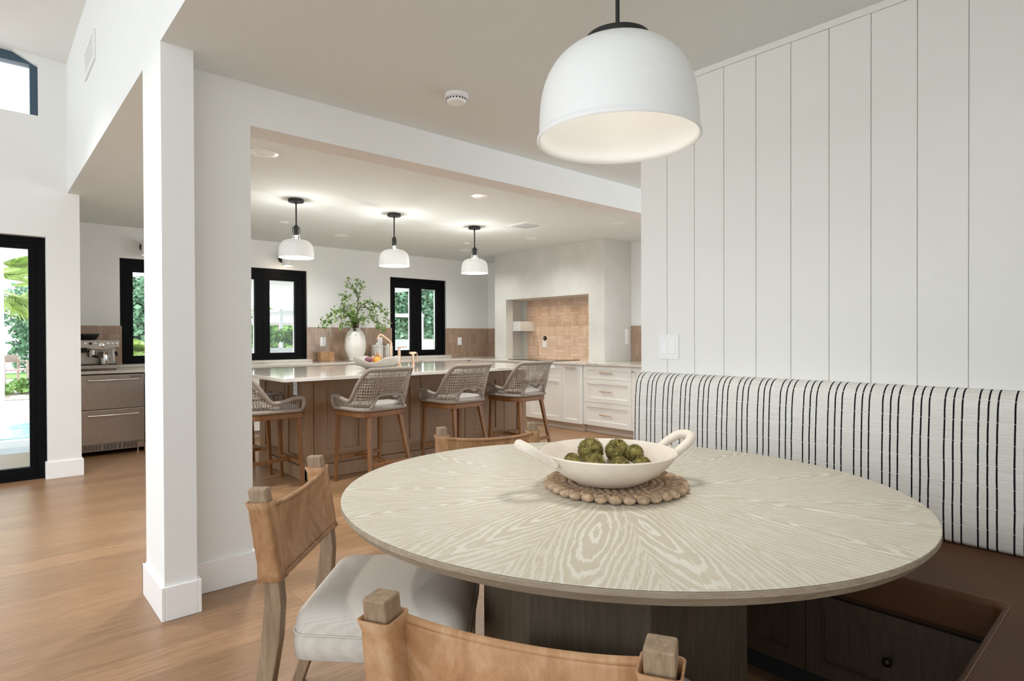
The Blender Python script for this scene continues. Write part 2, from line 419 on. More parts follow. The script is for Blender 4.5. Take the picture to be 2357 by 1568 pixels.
# ------------------------------------------------------------------ setting
H = 2.488; XL = .588
YB = 8.03        # kitchen back wall
XR = 6.62        # kitchen right wall
def S(mb, name, mat, **kw): return struct(mb.build(name, M[mat], **kw))
S(MB().box(-5, 6.9, -3.2, 8.2, -.12, 0), 'floor', 'floor')
S(MB().box(XL + .128, 6.9, -3.2, 8.2, H, H + .14).box(.50, XL + .128, 6.68, 8.2, H, H + .14).box(.675, XL + .128, 6.5, 6.68, H, H + .14).box(XL, XL + .128, -3.2, 6.5, H, H + .002), 'ceiling', 'ceil')
# living room: high ceiling, header over the openings, far wall
S(MB().add([(-5, -3.2, 3.9), (XL + .14, -3.2, 3.61), (XL + .14, 6.8, 3.61), (-5, 6.8, 3.9), (-5, -3.2, 4.05), (XL + .14, -3.2, 3.76), (XL + .14, 6.8, 3.76), (-5, 6.8, 4.05)],
        [(3, 2, 1, 0), (4, 5, 6, 7), (0, 1, 5, 4), (1, 2, 6, 5), (2, 3, 7, 6), (3, 0, 4, 7)]), 'ceiling_living', 'wall')
S(MB().box(XL, XL + .128, -3.2, 6.5, H + .002, 3.7), 'wall_header', 'wall')
S(MB().box(XL, .716, 2.905, 3.275, 0, H), 'wall_column', 'wall')
S(MB().box(.716, 1.021, 3.101, 3.275, 0, H), 'wall_stub', 'wall')
S(MB().box(1.021, 6.62, 3.101, 3.275, 2.279, H), 'wall_beam', 'wall')
w = MB(); y0, y1 = 6.5, 6.68
w.box(.437, .675, y0, y1, 0, 2.09); w.box(-5, .675, y0, y1, 2.09, 3.118); w.box(.395, .675, y0, y1, 3.118, 4)
w.prism([(-5, 3.66), (.18, 3.66), (.395, 3.55), (.395, 4), (-5, 4)], -y1, -y0, Matrix(((1, 0, 0, 0), (0, 0, -1, 0), (0, 1, 0, 0), (0, 0, 0, 1))))
w.box(-5, -2.6, y0, y1, 0, 3.66)
S(w, 'wall_living', 'wall')
S(MB().box(.54, .675, y1, YB, 0, H), 'wall_kitchen_left', 'wall')
# kitchen back wall with two window openings
WA = (1.2, 3.388, .915, 2.13); WB = (4.69, 5.735, .915, 2.135)
w = MB(); a, b = YB, YB + .18
w.box(.54, WA[0], a, b, 0, H); w.box(WA[1], WB[0], a, b, 0, H); w.box(WB[1], XR + .15, a, b, 0, H)
for q in (WA, WB): w.box(q[0], q[1], a, b, 0, q[2]); w.box(q[0], q[1], a, b, q[3], H)
S(w, 'wall_kitchen_back', 'wall')
S(MB().box(XR, XR + .15, 3.275, YB, 0, H), 'wall_kitchen_right', 'wall')
# shiplap wall: planks with open grooves
w = MB(); w.box(2.583, 2.70, -.35, 1.869, 0, H)
edges = [1.869] + [1.7105 - .1527 * i for i in range(14)]
for i in range(len(edges) - 1):
    w.box(2.575, 2.584, edges[i + 1] + .0016, edges[i] - .0016, 0, H - .028)
S(w, 'wall_right', 'shiplap')
S(MB().box(2.569, 2.583, -.35, 1.869, H - .027, H), 'trim_1', 'shiplap')
S(MB().box(.95, 2.70, -.47, -.35, 0, H), 'wall_south', 'wall')
S(MB().box(-1.2, .95, -3.3, -3.2, 0, 3.7), 'wall_light_block', 'wall')  # unseen wall, added to cut the light coming from the south
# baseboards
def baseb(name, boxes): 
    w = MB()
    for q in boxes: w.box(*q, 0, .147)
    S(w, name, 'trim', bevel=.003)
t = .015
baseb('baseboard_column', [(XL - t, XL, 2.905 - t, 3.275 + t), (XL, .716, 2.905 - t, 2.905), (.716, .716 + t, 2.905 - t, 3.101 - t), (XL - t, .716, 3.275, 3.275 + t)])
baseb('baseboard_stub', [(.716, 1.021 + t, 3.101 - t, 3.101), (1.021, 1.021 + t, 3.101, 3.275 + t), (.716, 1.021, 3.275, 3.275 + t)])
baseb('baseboard_living', [(.437 - t, .675 + t, 6.5 - t, 6.5), (.437 - t, .437, 6.5, 6.585), (.675, .675 + t, 6.5, 6.95)])
# backsplash tile
S(MB().box(.675, 1.215, YB - .012, YB, .88, 1.355).box(3.375, 4.71, YB - .012, YB, .88, 1.355).box(5.715, XR - .012, YB - .012, YB, .88, 1.355), 'wall_tile_back', 'tileX')
S(MB().box(XR - .012, XR, 7.178, YB - .0, .88, 1.355).box(XR - .012, XR, 3.9, 4.96, .88, 1.355), 'wall_tile_right', 'tileY')
S(MB().box(6.498, 6.51, 5.24, 6.90, .88, 1.86), 'wall_tile_niche', 'tileB')
# range hood chimney of plaster with its niche
hx0, hx1, ha, hb = 6.055, XR, 4.968, 7.172; na, nb, nz = 5.238, 6.905, 1.78
w = MB()
w.box(hx0, hx1, ha, na, .8806, H); w.box(hx0, hx0 + .14, nb, hb, .8806, H); w.box(hx0, hx1, na, nb, nz, H)
w.box(hx0 + .14, hx1, nb + .15, hb, .8806, H); w.box(6.51, hx1, na, nb + .15, .8806, nz); w.box(hx0 + .14, hx1, nb, nb + .15, nz, H)
S(w, 'wall_hood', 'plaster')
S(MB().box(hx0 + .14, 6.498, 6.735, 7.05, 1.30, 1.447), 'wall_niche_shelf', 'plaster')

# ------------------------------------------------------------------ windows and doors
def frame_rect(w, x0, x1, z0, z1, fw, y0, y1, fb=None, ft=None):
    fb = fw if fb is None else fb; ft = fw if ft is None else ft
    w.box(x0, x0 + fw, y0, y1, z0, z1); w.box(x1 - fw, x1, y0, y1, z0, z1)
    w.box(x0 + fw, x1 - fw, y0, y1, z0, z0 + fb); w.box(x0 + fw, x1 - fw, y0, y1, z1 - ft, z1)
def kitchen_window(name, rect, panes):
    x0, x1, z0, z1 = rect; yy = YB + .035
    e = bpy.data.objects.new(name, None); COL.objects.link(e); e.location = (x0, yy, z0); e['kind'] = 'structure'
    off = (x0, yy, z0)
    w = MB(off); frame_rect(w, x0 + .001, x1 - .001, z0 + .001, z1 - .001, .045, yy, yy + .10)
    w.build('window_frame', M['frameblack'], e)
    xs = [x0 + .045] + [(panes[i][1] + panes[i + 1][0]) / 2 for i in range(len(panes) - 1)] + [x1 - .045]
    for i, (a, b) in enumerate(panes):
        w = MB(off); s0, s1 = xs[i] + .002, xs[i + 1] - .002
        w.box(s0, a, yy + .012, yy + .085, z0 + .046, z1 - .046); w.box(b, s1, yy + .012, yy + .085, z0 + .046, z1 - .046)
        w.box(a, b, yy + .012, yy + .085, z0 + .046, 1.008); w.box(a, b, yy + .012, yy + .085, 1.982, z1 - .046)
        sash = w.build('sash', M['frameblack'], e)
        g = MB(off); g.box(a - .004, b + .004, yy + .045, yy + .051, 1.004, 1.986); g.build('pane', M['glass'], sash)
        st = MB(off); st.box(b - .006, b - .002, yy + .043, yy + .075, 1.008, 1.982); st.build('glazing_spacer', M['steel2'], sash)
kitchen_window('window_1', WA, [(1.335, 1.675), (1.853, 2.193), (2.371, 2.705), (2.895, 3.236)])
kitchen_window('window_2', WB, [(4.80, 5.082), (5.285, 5.566)])
# living room sliding door
e = bpy.data.objects.new('door_1', None); COL.objects.link(e); e.location = (-.3, 6.6, 0); e['kind'] = 'structure'
w = MB((-.3, 6.6, 0)); w.box(.372, .434, 6.575, 6.67, .001, 2.087); w.box(-1.6, .372, 6.575, 6.67, 2.035, 2.087); w.box(-1.6, .372, 6.575, 6.67, .001, .03)
w.build('door_frame', M['frameblack'], e)
w = MB((-.3, 6.6, 0)); w.box(.322, .371, 6.585, 6.64, .031, 2.034); w.box(-.6, .322, 6.585, 6.64, 1.985, 2.034); w.box(-.6, .322, 6.585, 6.64, .031, .108); w.box(-.66, -.6, 6.585, 6.64, .031, 2.034)
sash = w.build('door_sash', M['frameblack'], e)
MB((-.3, 6.6, 0)).box(-.604, .326, 6.61, 6.617, .104, 1.989).build('pane', M['glass'], sash)
# clerestory window
e = bpy.data.objects.new('window_3', None); COL.objects.link(e); e.location = (-.2, 6.6, 3.12); e['kind'] = 'structure'
w = MB((-.2, 6.6, 3.12)); w.box(.342, .394, 6.56, 6.66, 3.119, 3.56); w.box(-1.2, .342, 6.56, 6.66, 3.60, 3.66); w.box(-1.2, .394, 6.56, 6.66, 3.56, 3.60); 
w.build('window_frame', M['bluegrey'], e)
MB((-.2, 6.6, 3.12)).box(-1.2, .342, 6.60, 6.607, 3.119, 3.56).build('pane', M['glass'], e)

# ------------------------------------------------------------------ ceiling and wall fittings
def disc_light(x, y, r, label, lit=False):
    o = thing('recessed_downlight', label, 'ceiling light', (x, y, H), group='recessed ceiling lights')
    MB().lathe([(r, -.0005), (r, -.004), (r - .006, -.007), (r * .62, -.007), (r * .60, -.003)], 40).build('trim_ring', M['plastic'], o, 60)
    MB().lathe([(r * .60, -.0015), (r * .58, -.0022), (0, -.0025)], 32).build('lens', M['enamel'], o, 60)
    return o
disc_light(1.475, 4.196, .092, 'white recessed downlight at the left edge of the kitchen opening, nearest the column')
disc_light(3.372, 4.195, .088, 'white recessed downlight just behind the beam, in front of the middle pendant')
disc_light(5.345, 4.203, .088, 'white recessed downlight tucked under the right end of the beam')
disc_light(3.384, 6.98, .085, 'white recessed downlight near the window wall, between left and middle pendants')
disc_light(5.349, 5.605, .085, 'white recessed downlight beyond the ceiling vent, in front of the plaster hood')
disc_light(5.346, 6.99, .085, 'white recessed downlight near the far kitchen corner behind the right pendant')
for x, y, r, lb in ((2.52, 6.575, .05, 'small white ceiling speaker cover left of the left pendant stem'), (4.95, 6.45, .042, 'small white sprinkler cover on the ceiling behind the right pendant stem')):
    tag(MB((x, y, H)).lathe([(r, -.0005), (r, -.006), (r * .85, -.012), (0, -.013)], 32, (x, y, H)).build('ceiling_cover', M['plastic'], None, 50), lb, 'ceiling cover')
o = thing('smoke_detector', 'round white smoke detector on the nook ceiling left of the big pendant', 'smoke detector', (1.877, 2.528, H))
MB().lathe([(.062, -.0005), (.062, -.018), (.058, -.022)], 40).build('base', M['plastic'], o, 40)
MB().lathe([(.052, -.0225), (.052, -.034), (.044, -.044), (.02, -.047), (0, -.047)], 40).build('cover', M['plastic'], o, 40)
vw = MB()
for k in range(20):
    a = 2 * PI * k / 20; vw.box(-.004, .004, -.001, .001, -.033, -.026, Matrix.Rotation(a, 4, 'Z') @ Matrix.Translation((0, .0525, 0)))
vw.build('slots', M['darkvoid'], o)
def grille(name, label, M4, w, h, n, flat=.012):
    o = thing(name, label, 'vent'); o.matrix_world = M4
    m = MB(); t = .028
    m.box(-w / 2, w / 2, -h / 2, -h / 2 + t, 0, flat); m.box(-w / 2, w / 2, h / 2 - t, h / 2, 0, flat); m.box(-w / 2, -w / 2 + t, -h / 2 + t, h / 2 - t, 0, flat); m.box(w / 2 - t, w / 2, -h / 2 + t, h / 2 - t, 0, flat)
    m.build('frame', M['plastic'], o, bevel=.002)
    MB().box(-w / 2 + t, w / 2 - t, -h / 2 + t, h / 2 - t, .0006, .001).build('duct_backing', plain_dark, o)
    m = MB(); k = int((w - 2 * t) / .012)
    for i in range(k):
        x = -w / 2 + t + (i + .5) * (w - 2 * t) / k
        m.box(-.004, .004, -h / 2 + t, h / 2 - t, -.0006, .0006, Matrix.Translation((x, 0, .006)) @ Matrix.Rotation(.6, 4, 'Y'))
    m.build('louvres', M['plastic'], o)
plain_dark = plain('vent shadow', (.25, .25, .245), .8)
grille('ceiling_vent', 'square white louvred air vent on the kitchen ceiling right of the right pendant', Matrix.Translation((4.68, 4.965, H - .0005)) @ Matrix.Rotation(PI, 4, 'X'), .33, .33, 14)
grille('wall_vent', 'white louvred air return high on the living room header wall', Matrix.Translation((XL - .0005, 5.0, 3.16)) @ Matrix.Rotation(-PI / 2, 4, 'Y') @ Matrix.Rotation(PI / 2, 4, 'Z'), .47, .205, 14)

def plate(name, label, cat, pos, normal, w, h, kind):
    # local: x right along wall, z up, y into the room negative
    e = thing(name, label, cat, pos)
    n = Vector(normal); x = Vector((0, 0, 1)).cross(n); e.matrix_world = Matrix(((x.x, -n.x, 0, pos[0]), (x.y, -n.y, 0, pos[1]), (0, 0, 1, pos[2]), (0, 0, 0, 1)))
    MB().box(-w / 2, w / 2, -.006, -.0005, -h / 2, h / 2).build('cover_plate', M['plastic'], e, bevel=.0025)
    if kind == 'outlet':
        for z in (-.018, .018):
            r = MB().box(-.015, .015, -.0085, -.006, z - .013, z + .013).build('receptacle', M['plastic'], e, bevel=.003)
            s = MB()
            for dx in (-.006, .006): s.box(dx - .001, dx + .001, -.0092, -.0086, z - .004, z + .006)
            s.build('slots', M['darkvoid'], r)
    else:
        k = 2 if kind == 'double' else 1
        for i in range(k):
            cx = (i - (k - 1) / 2) * .046
            MB().box(cx - .017, cx + .017, -.009, -.006, -.034, .034).build('rocker', M['trim'], e, bevel=.0015)
        for i in range(k):
            cx = (i - (k - 1) / 2) * .046
            for z in (-h / 2 + .012, h / 2 - .012): MB().lathe([(.0025, 0), (.0022, .001), (0, .001)], 10, M=Matrix.Translation((cx, -.006, z)) @ Matrix.Rotation(PI / 2, 4, 'X')).build('screw', M['enamel'], e)
    return e
plate('light_switch', 'white double rocker switch plate on the shiplap wall above the bench', 'light switch', (2.575, 1.701, 1.164), (-1, 0, 0), .117, .124, 'double')
plate('wall_outlet', 'white wall outlet in the tile above the wood block, left of the vase', 'outlet', (3.607, YB - .012, 1.151), (0, -1, 0), .082, .128, 'outlet')
plate('wall_outlet', 'white wall outlet in the tile behind the faucet spout', 'outlet', (4.503, YB - .012, 1.150), (0, -1, 0), .08, .125, 'outlet')
plate('wall_outlet', 'white wall outlet in the tile right of the right window', 'outlet', (5.994, YB - .012, 1.14), (0, -1, 0), .082, .125, 'single')
plate('wall_outlet', 'white wall outlet in the tile on the narrow return beside the plaster hood', 'outlet', (XR - .012, 7.62, 1.14), (-1, 0, 0), .082, .125, 'single')
plate('wall_outlet', 'white outlet on the near side face of the plaster hood, above the drawer cabinet', 'outlet', (6.52, ha, 1.21), (0, -1, 0), .075, .20, 'outlet')
plate('wall_outlet', 'white wall outlet in the basket weave tile behind the cooktop', 'outlet', (6.498, 6.51, 1.11), (-1, 0, 0), .075, .12, 'outlet')
plate('island_outlet', 'white outlet on the island end panel under the counter overhang', 'outlet', (2.045, 5.10, .78), (-1, 0, 0), .082, .125, 'outlet')
o = thing('pot_filler', 'dark round pot filler on the basket weave tile above an outlet', 'pot filler', (6.498, 6.50, 1.185))
MR = Matrix.Rotation(-PI / 2, 4, 'Y')
MB().lathe([(.035, 0.0005), (.035, .006), (.02, .012), (.02, .035), (0, .035)], 28, M=MR).build('escutcheon', M['darkmetal'], o, 40)
MB().tube([(-.03, 0, 0), (-.05, 0, 0), (-.05, -.03, 0)], .008, 10).build('spout', M['steel2'], o, 50)

# sconces on the back wall
def sconce(x, label):
    o = thing('wall_sconce', label, 'wall lamp', (x, YB, 2.27), group='sconces above the kitchen windows')
    MB().lathe([(.055, .0005), (.055, .016), (.05, .022), (0, .022)], 32, M=Matrix.Rotation(PI / 2, 4, 'X')).build('backplate', M['black'], o, 40)
    MB().tube([(0, -.02, 0), (.0, -.12, 0), (.0, -.16, -.0)], .009, 10).build('arm', M['black'], o, 50)
    MB().lathe([(.008, .065), (.06, .06), (.064, .05), (.066, -.11), (.062, -.11), (.06, .045), (0, .05)], 36, (0, -.18, 0)).build('shade', M['enamel'], o, 50)
    MB().sphere((0, -.18, -.04), .028).build('bulb', M['bulbbig'], o, 180)
    return o
sconce(3.045, 'black and white sconce on the back wall behind the left pendant')
sconce(1.45, 'black sconce partly hidden by the column, above the left kitchen window')

# ------------------------------------------------------------------ pendants
def kitchen_pendant():
    o = thing('kitchen_pendant', 'white dome pendant on black rod over the island, leftmost of three', 'pendant lamp', (2.187, 5.42, H), group='pendants over the island')
    MB().lathe([(.068, -.0005), (.07, -.004), (.07, -.024), (.066, -.028), (0, -.028)], 36).build('canopy', M['black'], o, 40)
    MB().tube([(0, 0, -.028), (0, 0, -.06), (0, 0, -.24)], [.010, .007, .007], 12).build('rod', M['black'], o, 60)
    MB().lathe([(.008, -.235), (.021, -.25), (.023, -.262), (.023, -.325), (.02, -.333), (0, -.333)], 24).build('socket', M['black'], o, 40)
    br = MB().tube(bez([(-.034, 0, -.37), (-.034, 0, -.275), (-.028, 0, -.258), (0, 0, -.254), (.028, 0, -.258), (.034, 0, -.275), (.034, 0, -.37)], 5), .0032, 8)
    br.build('bracket', M['black'], o, 60)
    MB().lathe([(.011, -.334), (.011, -.372), (0, -.372)], 20).build('bulb_collar', M['bulb'], o, 40)
    p = [(q.x, q.z) for q in bez([(.036, 0, -.368), (.085, 0, -.3755), (.117, 0, -.391), (.137, 0, -.414), (.1485, 0, -.447), (.1545, 0, -.492), (.157, 0, -.538)], 3)]
    MB().lathe(p + [(.153, -.539)] + [(r - .005, z - .003) for r, z in reversed(p[:-1])], 56).build('shade', M['enamel'], o, 50)
    MB().sphere((0, 0, -.43), .033).build('bulb', M['bulb'], o, 180)
    return o
kp = kitchen_pendant()
dup(kp, (3.204, 5.40, H), .9, 'white dome pendant on black rod over the island, middle of three')
dup(kp, (4.281, 5.43, H), 2.1, 'white dome pendant on black rod over the island, rightmost of three, nearest the hood')
PX, PY = 1.474, 1.155
o = thing('dining_pendant', 'large white dome pendant on black rod hanging over the round dining table', 'pendant lamp', (PX, PY, H))
MB().lathe([(.07, -.0005), (.07, -.025), (0, -.03)], 36).build('canopy', M['black'], o, 40)
MB().tube([(0, 0, -.02), (0, 0, -.36)], .0066, 14).build('rod', M['black'], o, 60)
MB().lathe([(0, -.345), (.085, -.346), (.098, -.352), (.100, -.36), (.100, -.382), (0, -.382)], 56).build('cap', M['black'], o, 40)
p = [(q.x, q.z) for q in bez([(.03, 0, -.364), (.098, 0, -.373), (.154, 0, -.399), (.197, 0, -.440), (.2245, 0, -.492), (.2375, 0, -.55), (.2415, 0, -.605), (.2425, 0, -.648)], 4)] + [(.248, -.655), (.2495, -.664)]
MB().lathe(p + [(.246, -.668), (.241, -.664)] + [(r - .006, z - .006) for r, z in reversed(p[:-2])], 96).build('shade', M['enamel'], o, 60)
MB().lathe([(.03, -.372), (.03, -.44), (.022, -.45), (0, -.45)], 24).build('socket', M['enamel'], o, 40)
MB().lathe([(.012, -.445), (.014, -.46), (.030, -.485), (.036, -.515), (.034, -.54), (.02, -.56), (0, -.566)], 28).build('bulb', M['bulbbig'], o, 180)

# ------------------------------------------------------------------ kitchen cabinets
def shaker(off, M4, w, h, stile=.055, th=.02, rec=.009, g=.0015):
    """front panel in local x (0..w), z (0..h), face at y=0, thickness to +y"""
    m = MB(off)
    def B(x0, x1, y0, y1, z0, z1): m.box(x0, x1, y0, y1, z0, z1, M4)
    B(g, stile, 0, th, g, h - g); B(w - stile, w - g, 0, th, g, h - g); B(stile, w - stile, 0, th, g, stile); B(stile, w - stile, 0, th, h - stile, h - g)
    B(stile, w - stile, rec, th, stile, h - stile)
    q = .004   # little quirk moulding inside the frame
    B(stile, stile + q, rec * .5, rec, stile, h - stile); B(w - stile - q, w - stile, rec * .5, rec, stile, h - stile)
    B(stile + q, w - stile - q, rec * .5, rec, stile, stile + q); B(stile + q, w - stile - q, rec * .5, rec, h - stile - q, h - stile)
    return m
def bar_handle(off, M4, cx, z, L=.17, r=.006, mat='brass', vertical=False, name='handle', parent=None):
    m = MB(off); R = M4 @ (Matrix.Translation((cx, 0, z)) @ (Matrix.Rotation(PI / 2, 4, 'Y') if vertical else Matrix.Identity(4)))
    T = lambda *p: R @ Vector(p)
    m.tube([T(-L / 2, -.03, 0), T(-L / 2 + .012, -.03, 0), T(-L / 2 + .013, -.03, 0), T(L / 2 - .013, -.03, 0), T(L / 2 - .012, -.03, 0), T(L / 2, -.03, 0)], [r * 1.35, r * 1.35, r, r, r * 1.35, r * 1.35], 12)
    for s in (-1, 1): m.tube([T(s * (L / 2 - .02), 0, 0), T(s * (L / 2 - .02), -.03, 0)], r * .9, 10)
    return m.build(name, M[mat], parent, 60)
def face_right(x, ymax): return Matrix(((0, 1, 0, x), (-1, 0, 0, ymax), (0, 0, 1, 0), (0, 0, 0, 1)))   # cabinets on the right wall: front faces -x, local x runs to -y
def face_back(x0, y): return Matrix(((1, 0, 0, x0), (0, 1, 0, y), (0, 0, 1, 0), (0, 0, 0, 1)))
ZB, ZT = .095, .848
def right_unit(name, label, x, yb, ya, fronts, cat='cabinet', depth=None):
    """fronts: list of (z0, z1, kind, handle)"""
    w = yb - ya; loc = (x, ya, 0); o = thing(name, label, cat, loc, group='white kitchen cabinets on the hood wall')
    b = MB(loc); b.box(x + .021, XR - .015, ya + .001, yb - .001, ZB, ZT); b.build('body', M['cab'], o)
    k = MB(loc); k.box(x + .06, XR - .02, ya + .001, yb - .001, .001, ZB); k.build('toe_kick', M['kick'], o)
    for z0, z1, kind, hd in fronts:
        M4 = face_right(x, yb) @ Matrix.Translation((0, 0, z0))
        d = shaker(loc, M4, w, z1 - z0, .05 if w < .4 else .06).build(kind, M['cab'], o)
        h = z1 - z0
        if hd == 'c': bar_handle(loc, M4, w / 2, h / 2, .17, parent=d)
        if hd == 't': bar_handle(loc, M4, w / 2, h - .035, min(.17, w - .09), parent=d)
        if hd == 'v': bar_handle(loc, M4, .035, h - .10, .12, vertical=True, parent=d)
        if hd == 'k': MB(loc).lathe([(.005, 0), (.005, .014), (.011, .02), (.011, .03), (0, .032)], 16, M=M4 @ Matrix.Translation((.03, 0, h - .05)) @ Matrix.Rotation(PI / 2, 4, 'X')).build('knob', M['brass'], d, 50)
    return o
M['kick'] = plain('toe kick board', (.60, .52, .44), .5)
XA, XC = 5.70, 5.745
right_unit('pullout_cabinet', 'narrow white pull-out cabinet with brass bar at its top, at the step in the counter', XA, 5.392, 5.07, [(ZB, ZT, 'door', 't')])
right_unit('base_cabinet', 'white cabinet with drawer over door, behind the right counter stool', XA, 6.03, 5.393, [(ZB, .672, 'door', None), (.672, ZT, 'drawer', 'c')])
right_unit('base_cabinet', 'white cabinet below the cooktop, seen behind the middle counter stool', XA, 6.68, 6.031, [(ZB, .672, 'door', None), (.672, ZT, 'drawer', 'c')])
right_unit('base_cabinet', 'white cabinet nearest the far kitchen corner on the hood wall', XA, 7.36, 6.681, [(ZB, .672, 'door', None), (.672, ZT, 'drawer', 'c')])
right_unit('drawer_cabinet', 'white three-drawer cabinet with brass bar handles beside the bench', XC, 5.062, 4.308, [(ZB, .386, 'drawer', 'c'), (.386, .678, 'drawer', 'c'), (.678, ZT, 'drawer', 'c')])
right_unit('base_cabinet', 'white door cabinet with small brass knob, mostly hidden by the striped bench', XC, 4.307, 3.75, [(ZB, ZT, 'door', 'k')])
YC = 7.38
def back_unit(x0, x1, label):
    loc = (x0, YC, 0); o = thing('base_cabinet', label, 'cabinet', loc, group='white kitchen cabinets under the windows')
    MB(loc).box(x0 + .001, x1 - .001, YC + .021, YB - .015, ZB, ZT).build('body', M['cab'], o)
    MB(loc).box(x0 + .001, x1 - .001, YC + .07, YB - .02, .001, ZB).build('toe_kick', M['kick'], o)
    for z0, z1, kd in ((ZB, .672, 'door'), (.672, ZT, 'drawer')):
        M4 = face_back(x0, YC) @ Matrix.Translation((0, 0, z0)); w = x1 - x0
        d = shaker(loc, M4, w, z1 - z0).build(kd, M['cab'], o)
        if kd == 'drawer': bar_handle(loc, M4, w / 2, (z1 - z0) / 2, .17, parent=d)
bx = [1.36, 1.95, 2.53, 3.38, 4.24, 5.0, 5.68]
bl = ['white cabinet right of the steel drawer fridge, behind the column', 'white cabinet under the left window, hidden behind the column', 'white cabinet under the right half of the left window',
      'white cabinet under the wood block and outlet', 'white cabinet under the big white vase', 'white cabinet under the right kitchen window']
for i in range(6): back_unit(bx[i], bx[i + 1], bl[i])
# worktops
cw = MB(); z0, z1 = .850, .880
cw.prism([(.677, YC - .03), (XA - .03, YC - .03), (XA - .03, 5.055), (XC - .03, 5.055), (XC - .03, 3.75), (XR - .013, 3.75), (XR - .013, YB - .013), (.677, YB - .013)], z0, z1)
tag(cw.build('worktop', M['quartz'], None, bevel=.003), 'veined pale stone worktop running along the window wall and under the hood', 'worktop')
tag(MB((1.15, YB - .05, .88)).box(1.15, 3.435, YB - .055, YB + .034, .8805, .914).build('window_ledge', M['quartz'], None, bevel=.003), 'raised pale stone ledge under the left kitchen window', 'window ledge')
tag(MB((4.63, YB - .05, .88)).box(4.63, 5.80, YB - .055, YB + .034, .8805, .914).build('window_ledge', M['quartz'], None, bevel=.003), 'raised pale stone ledge under the right kitchen window', 'window ledge')
o = thing('cooktop', 'flat black glass cooktop in the counter under the plaster hood', 'cooktop', (6.0, 6.07, .88))
MB().box(-.24, .30, -.46, .46, .0005, .007).build('glass_top', plain('black cooktop glass', (.012, .012, .014), .06), o, bevel=.002)
for x, y, r in ((-.1, -.25, .10), (.15, -.25, .08), (-.1, .25, .08), (.15, .25, .10)): MB().lathe([(r, .0072), (r + .003, .0075), (r - .003, .0075)], 32, (x, y, 0)).build('burner_ring', M['steel'], o)

# fridge drawers
FX0, FX1, FY = .70, 1.325, 7.385
loc = (FX0, FY, 0); o = thing('drawer_fridge', 'stainless steel two-drawer undercounter fridge beneath the espresso machine', 'fridge', loc)
MB(loc).box(FX0, FX1, FY + .042, YB - .03, .09, .845).build('body', M['darkmetal'], o)
for z0, z1 in ((.482, .838), (.125, .476)):
    d = MB(loc).box(FX0 + .002, FX1 - .006, FY, FY + .04, z0, z1).build('drawer', M['steel'], o, bevel=.003)
    m = MB(loc); zz = z1 - .055; xa, xb = FX0 + .115, FX1 - .065
    m.tube([(xa, FY - .045, zz), (xb, FY - .045, zz)], .0085, 14)
    h = m.build('handle', M['steel2'], d, 60)
    m = MB(loc)
    for x in (xa, xb - .045): m.tube([(x, FY - .045, zz), (x + .045, FY - .045, zz)], .0115, 14); m.tube([(x + .022, FY, zz), (x + .022, FY - .045, zz)], .008, 10)
    m.build('handle_mounts', M['steel2'], d, 50)
    if z1 > .8:
        cu = bpy.data.curves.new('logo', 'FONT'); cu.body = 'VEVOR'; cu.size = .026; cu.extrude = .0006; cu.align_x = 'RIGHT'; cu.space_character = 1.05; cu.offset = .0006
        tmp = bpy.data.objects.new('tmp', cu); COL.objects.link(tmp); bpy.context.view_layer.update()
        me = bpy.data.meshes.new_from_object(tmp.evaluated_get(bpy.context.evaluated_depsgraph_get())); me.name = 'logo'
        bpy.data.objects.remove(tmp); me.materials.clear(); me.materials.append(M['black'])
        lg = bpy.data.objects.new('logo', me); COL.objects.link(lg); lg.parent = d
        lg.location = (FX1 - .028 - loc[0], -.0012, .800); lg.rotation_euler = (PI / 2, 0, 0); lg['label'] = 'black lettering'; lg.scale = (1.25, 1, 1)
m = MB(loc); m.box(FX0 + .002, FX1 - .006, FY + .012, FY + .03, .052, .122)
m.build('vent_panel', M['steel'], o, bevel=.002)
m = MB(loc)
for (a, b) in ((FX0 + .05, FX0 + .235), (FX0 + .245, FX0 + .37), (FX0 + .378, FX0 + .41), (FX0 + .418, FX0 + .555)):
    k = max(1, int((b - a) / .030)); wd = (b - a) / k
    for r in range(4):
        for i in range(k):
            sh = (.25 if r % 2 else 0) * wd
            x0 = a + i * wd + sh; x1 = min(x0 + wd * .8, b)
            if x1 - x0 > .006: m.box(x0, x1, FY + .0105, FY + .0125, .064 + r * .0135, .072 + r * .0135)
m.build('vent_slots', M['darkvoid'], o)
for x in (FX0 + .06, FX1 - .06): MB(loc).tube([(x, FY + .06, .001), (x, FY + .06, .01), (x, FY + .06, .0105), (x, FY + .06, .09)], [.016, .016, .007, .007], 12).build('leg', M['steel2'], o, 40)
loc = (1.326, 7.385, 0); o = thing('cabinet_filler', 'slim white filler panel between the steel drawer fridge and the column', 'filler panel', loc)
MB(loc).box(1.327, 1.358, 7.387, 7.41, .10, .845).build('panel', M['cab'], o); MB(loc).box(1.327, 1.358, 7.43, 7.45, .001, .0995).build('kick', M['kick'], o)

